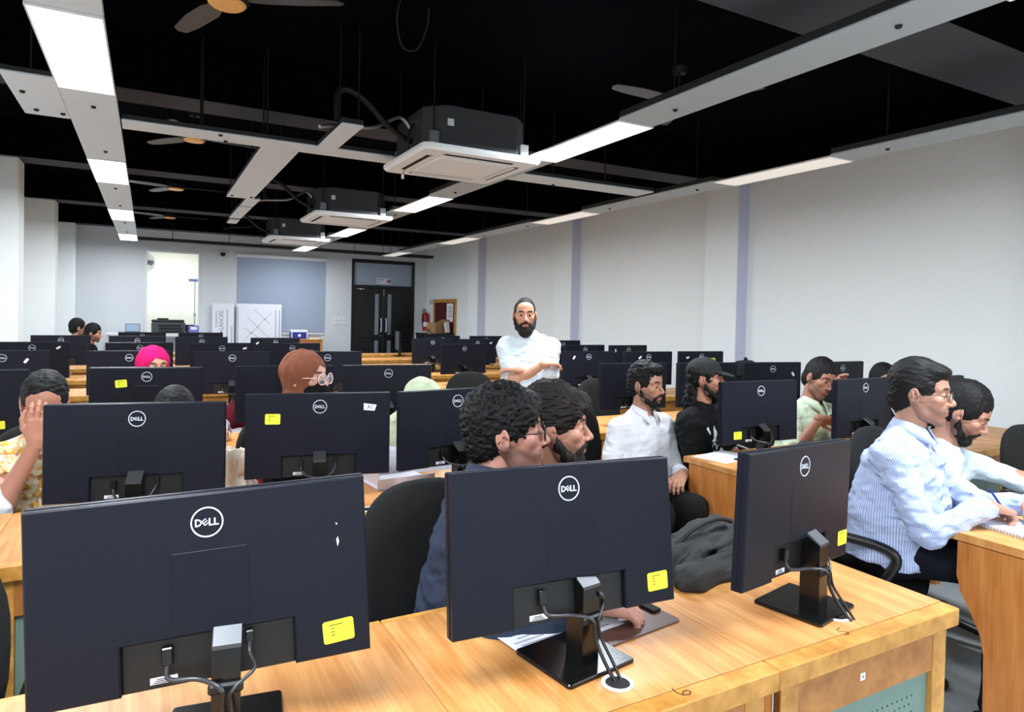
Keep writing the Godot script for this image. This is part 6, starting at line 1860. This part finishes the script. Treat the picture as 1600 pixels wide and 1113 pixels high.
	obj("emblem", lathe([Vector2(0, 0.003), Vector2(0.03, 0.003), Vector2(0.032, 0)], 16, Vector3(0, 0.075, 0.12), Basis(Vector3.RIGHT, PI / 2)), M.paper, bb)
	var fl := thing("paper_stack", "flat pile of papers beside the blue carton on the low cabinet", "papers", Vector3(3.2, 0.891, -14.95))
	obj("papers", box(Vector3(0.25, 0.04, 0.3), 0.002, Vector3(0, 0.02, 0)), M.paper, fl)
	obj("top_folder", box(Vector3(0.26, 0.01, 0.31), 0.002, Vector3(0.01, 0.045, 0)), M.cardboard, fl)
	# black cabinet with boxes under the notice board
	var bk := thing("low_cabinet", "low black cabinet in front of the notice board", "cabinet", Vector3(5.66, 0, -13.95))
	obj("body", box(Vector3(0.66, 1.0, 0.62), 0.006, Vector3(0, 0.53, 0)), M.door, bk)
	obj("top", box(Vector3(0.68, 0.03, 0.66), 0.004, Vector3(0, 1.045, 0)), M.gloss_black, bk)
	obj("plinth", box(Vector3(0.6, 0.03, 0.56), 0.002, Vector3(0, 0.015, 0)), M.tray_dark, bk)
	var co := thing("cardboard_box", "open brown cardboard box on the black cabinet", "box", Vector3(5.68, 1.061, -13.95), 0.35)
	for q in [[-0.14, 0.11, 0.004, 0.3], [0.14, 0.11, 0.004, 0.3]]: obj("side", box(Vector3(0.006, 0.24, 0.28), 0.0, Vector3(q[0], 0.12, 0)), M.cardboard, co)
	for z in [-0.14, 0.14]: obj("side", box(Vector3(0.28, 0.24, 0.006), 0.0, Vector3(0, 0.12, z)), M.cardboard, co)
	obj("bottom", box(Vector3(0.28, 0.006, 0.28), 0.0, Vector3(0, 0.003, 0)), M.cardboard, co)
	var fp := obj("flap", box(Vector3(0.2, 0.006, 0.28), 0.0, Vector3(0.09, 0, 0)), M.cardboard, co, Vector3(0.14, 0.24, 0))
	fp.rotation.z = 0.35
	var wd := thing("white_device", "tilted white device leaning beside the cardboard box", "device", Vector3(5.90, 1.061, -13.78), 0.2)
	obj("shell", box(Vector3(0.13, 0.26, 0.06), 0.03, Vector3(0, 0.13, 0)), M.white, wd).rotation.z = 0.15
	obj("foot", box(Vector3(0.14, 0.02, 0.1), 0.008, Vector3(0, 0.01, 0)), M.gloss_black, wd)
	var ts := thing("desk_sign", "small black triangular desk sign at the edge of the black cabinet", "sign", Vector3(5.42, 1.061, -13.72))
	obj("frame", strokes([[Vector2(-0.05, 0.008), Vector2(0.0, 0.10), Vector2(0.05, 0.008), Vector2(-0.05, 0.008)]], 0.014, 0.02), M.gloss_black, ts)
	obj("foot", box(Vector3(0.08, 0.01, 0.05), 0.002, Vector3(0, 0.005, 0.01)), M.white, ts)
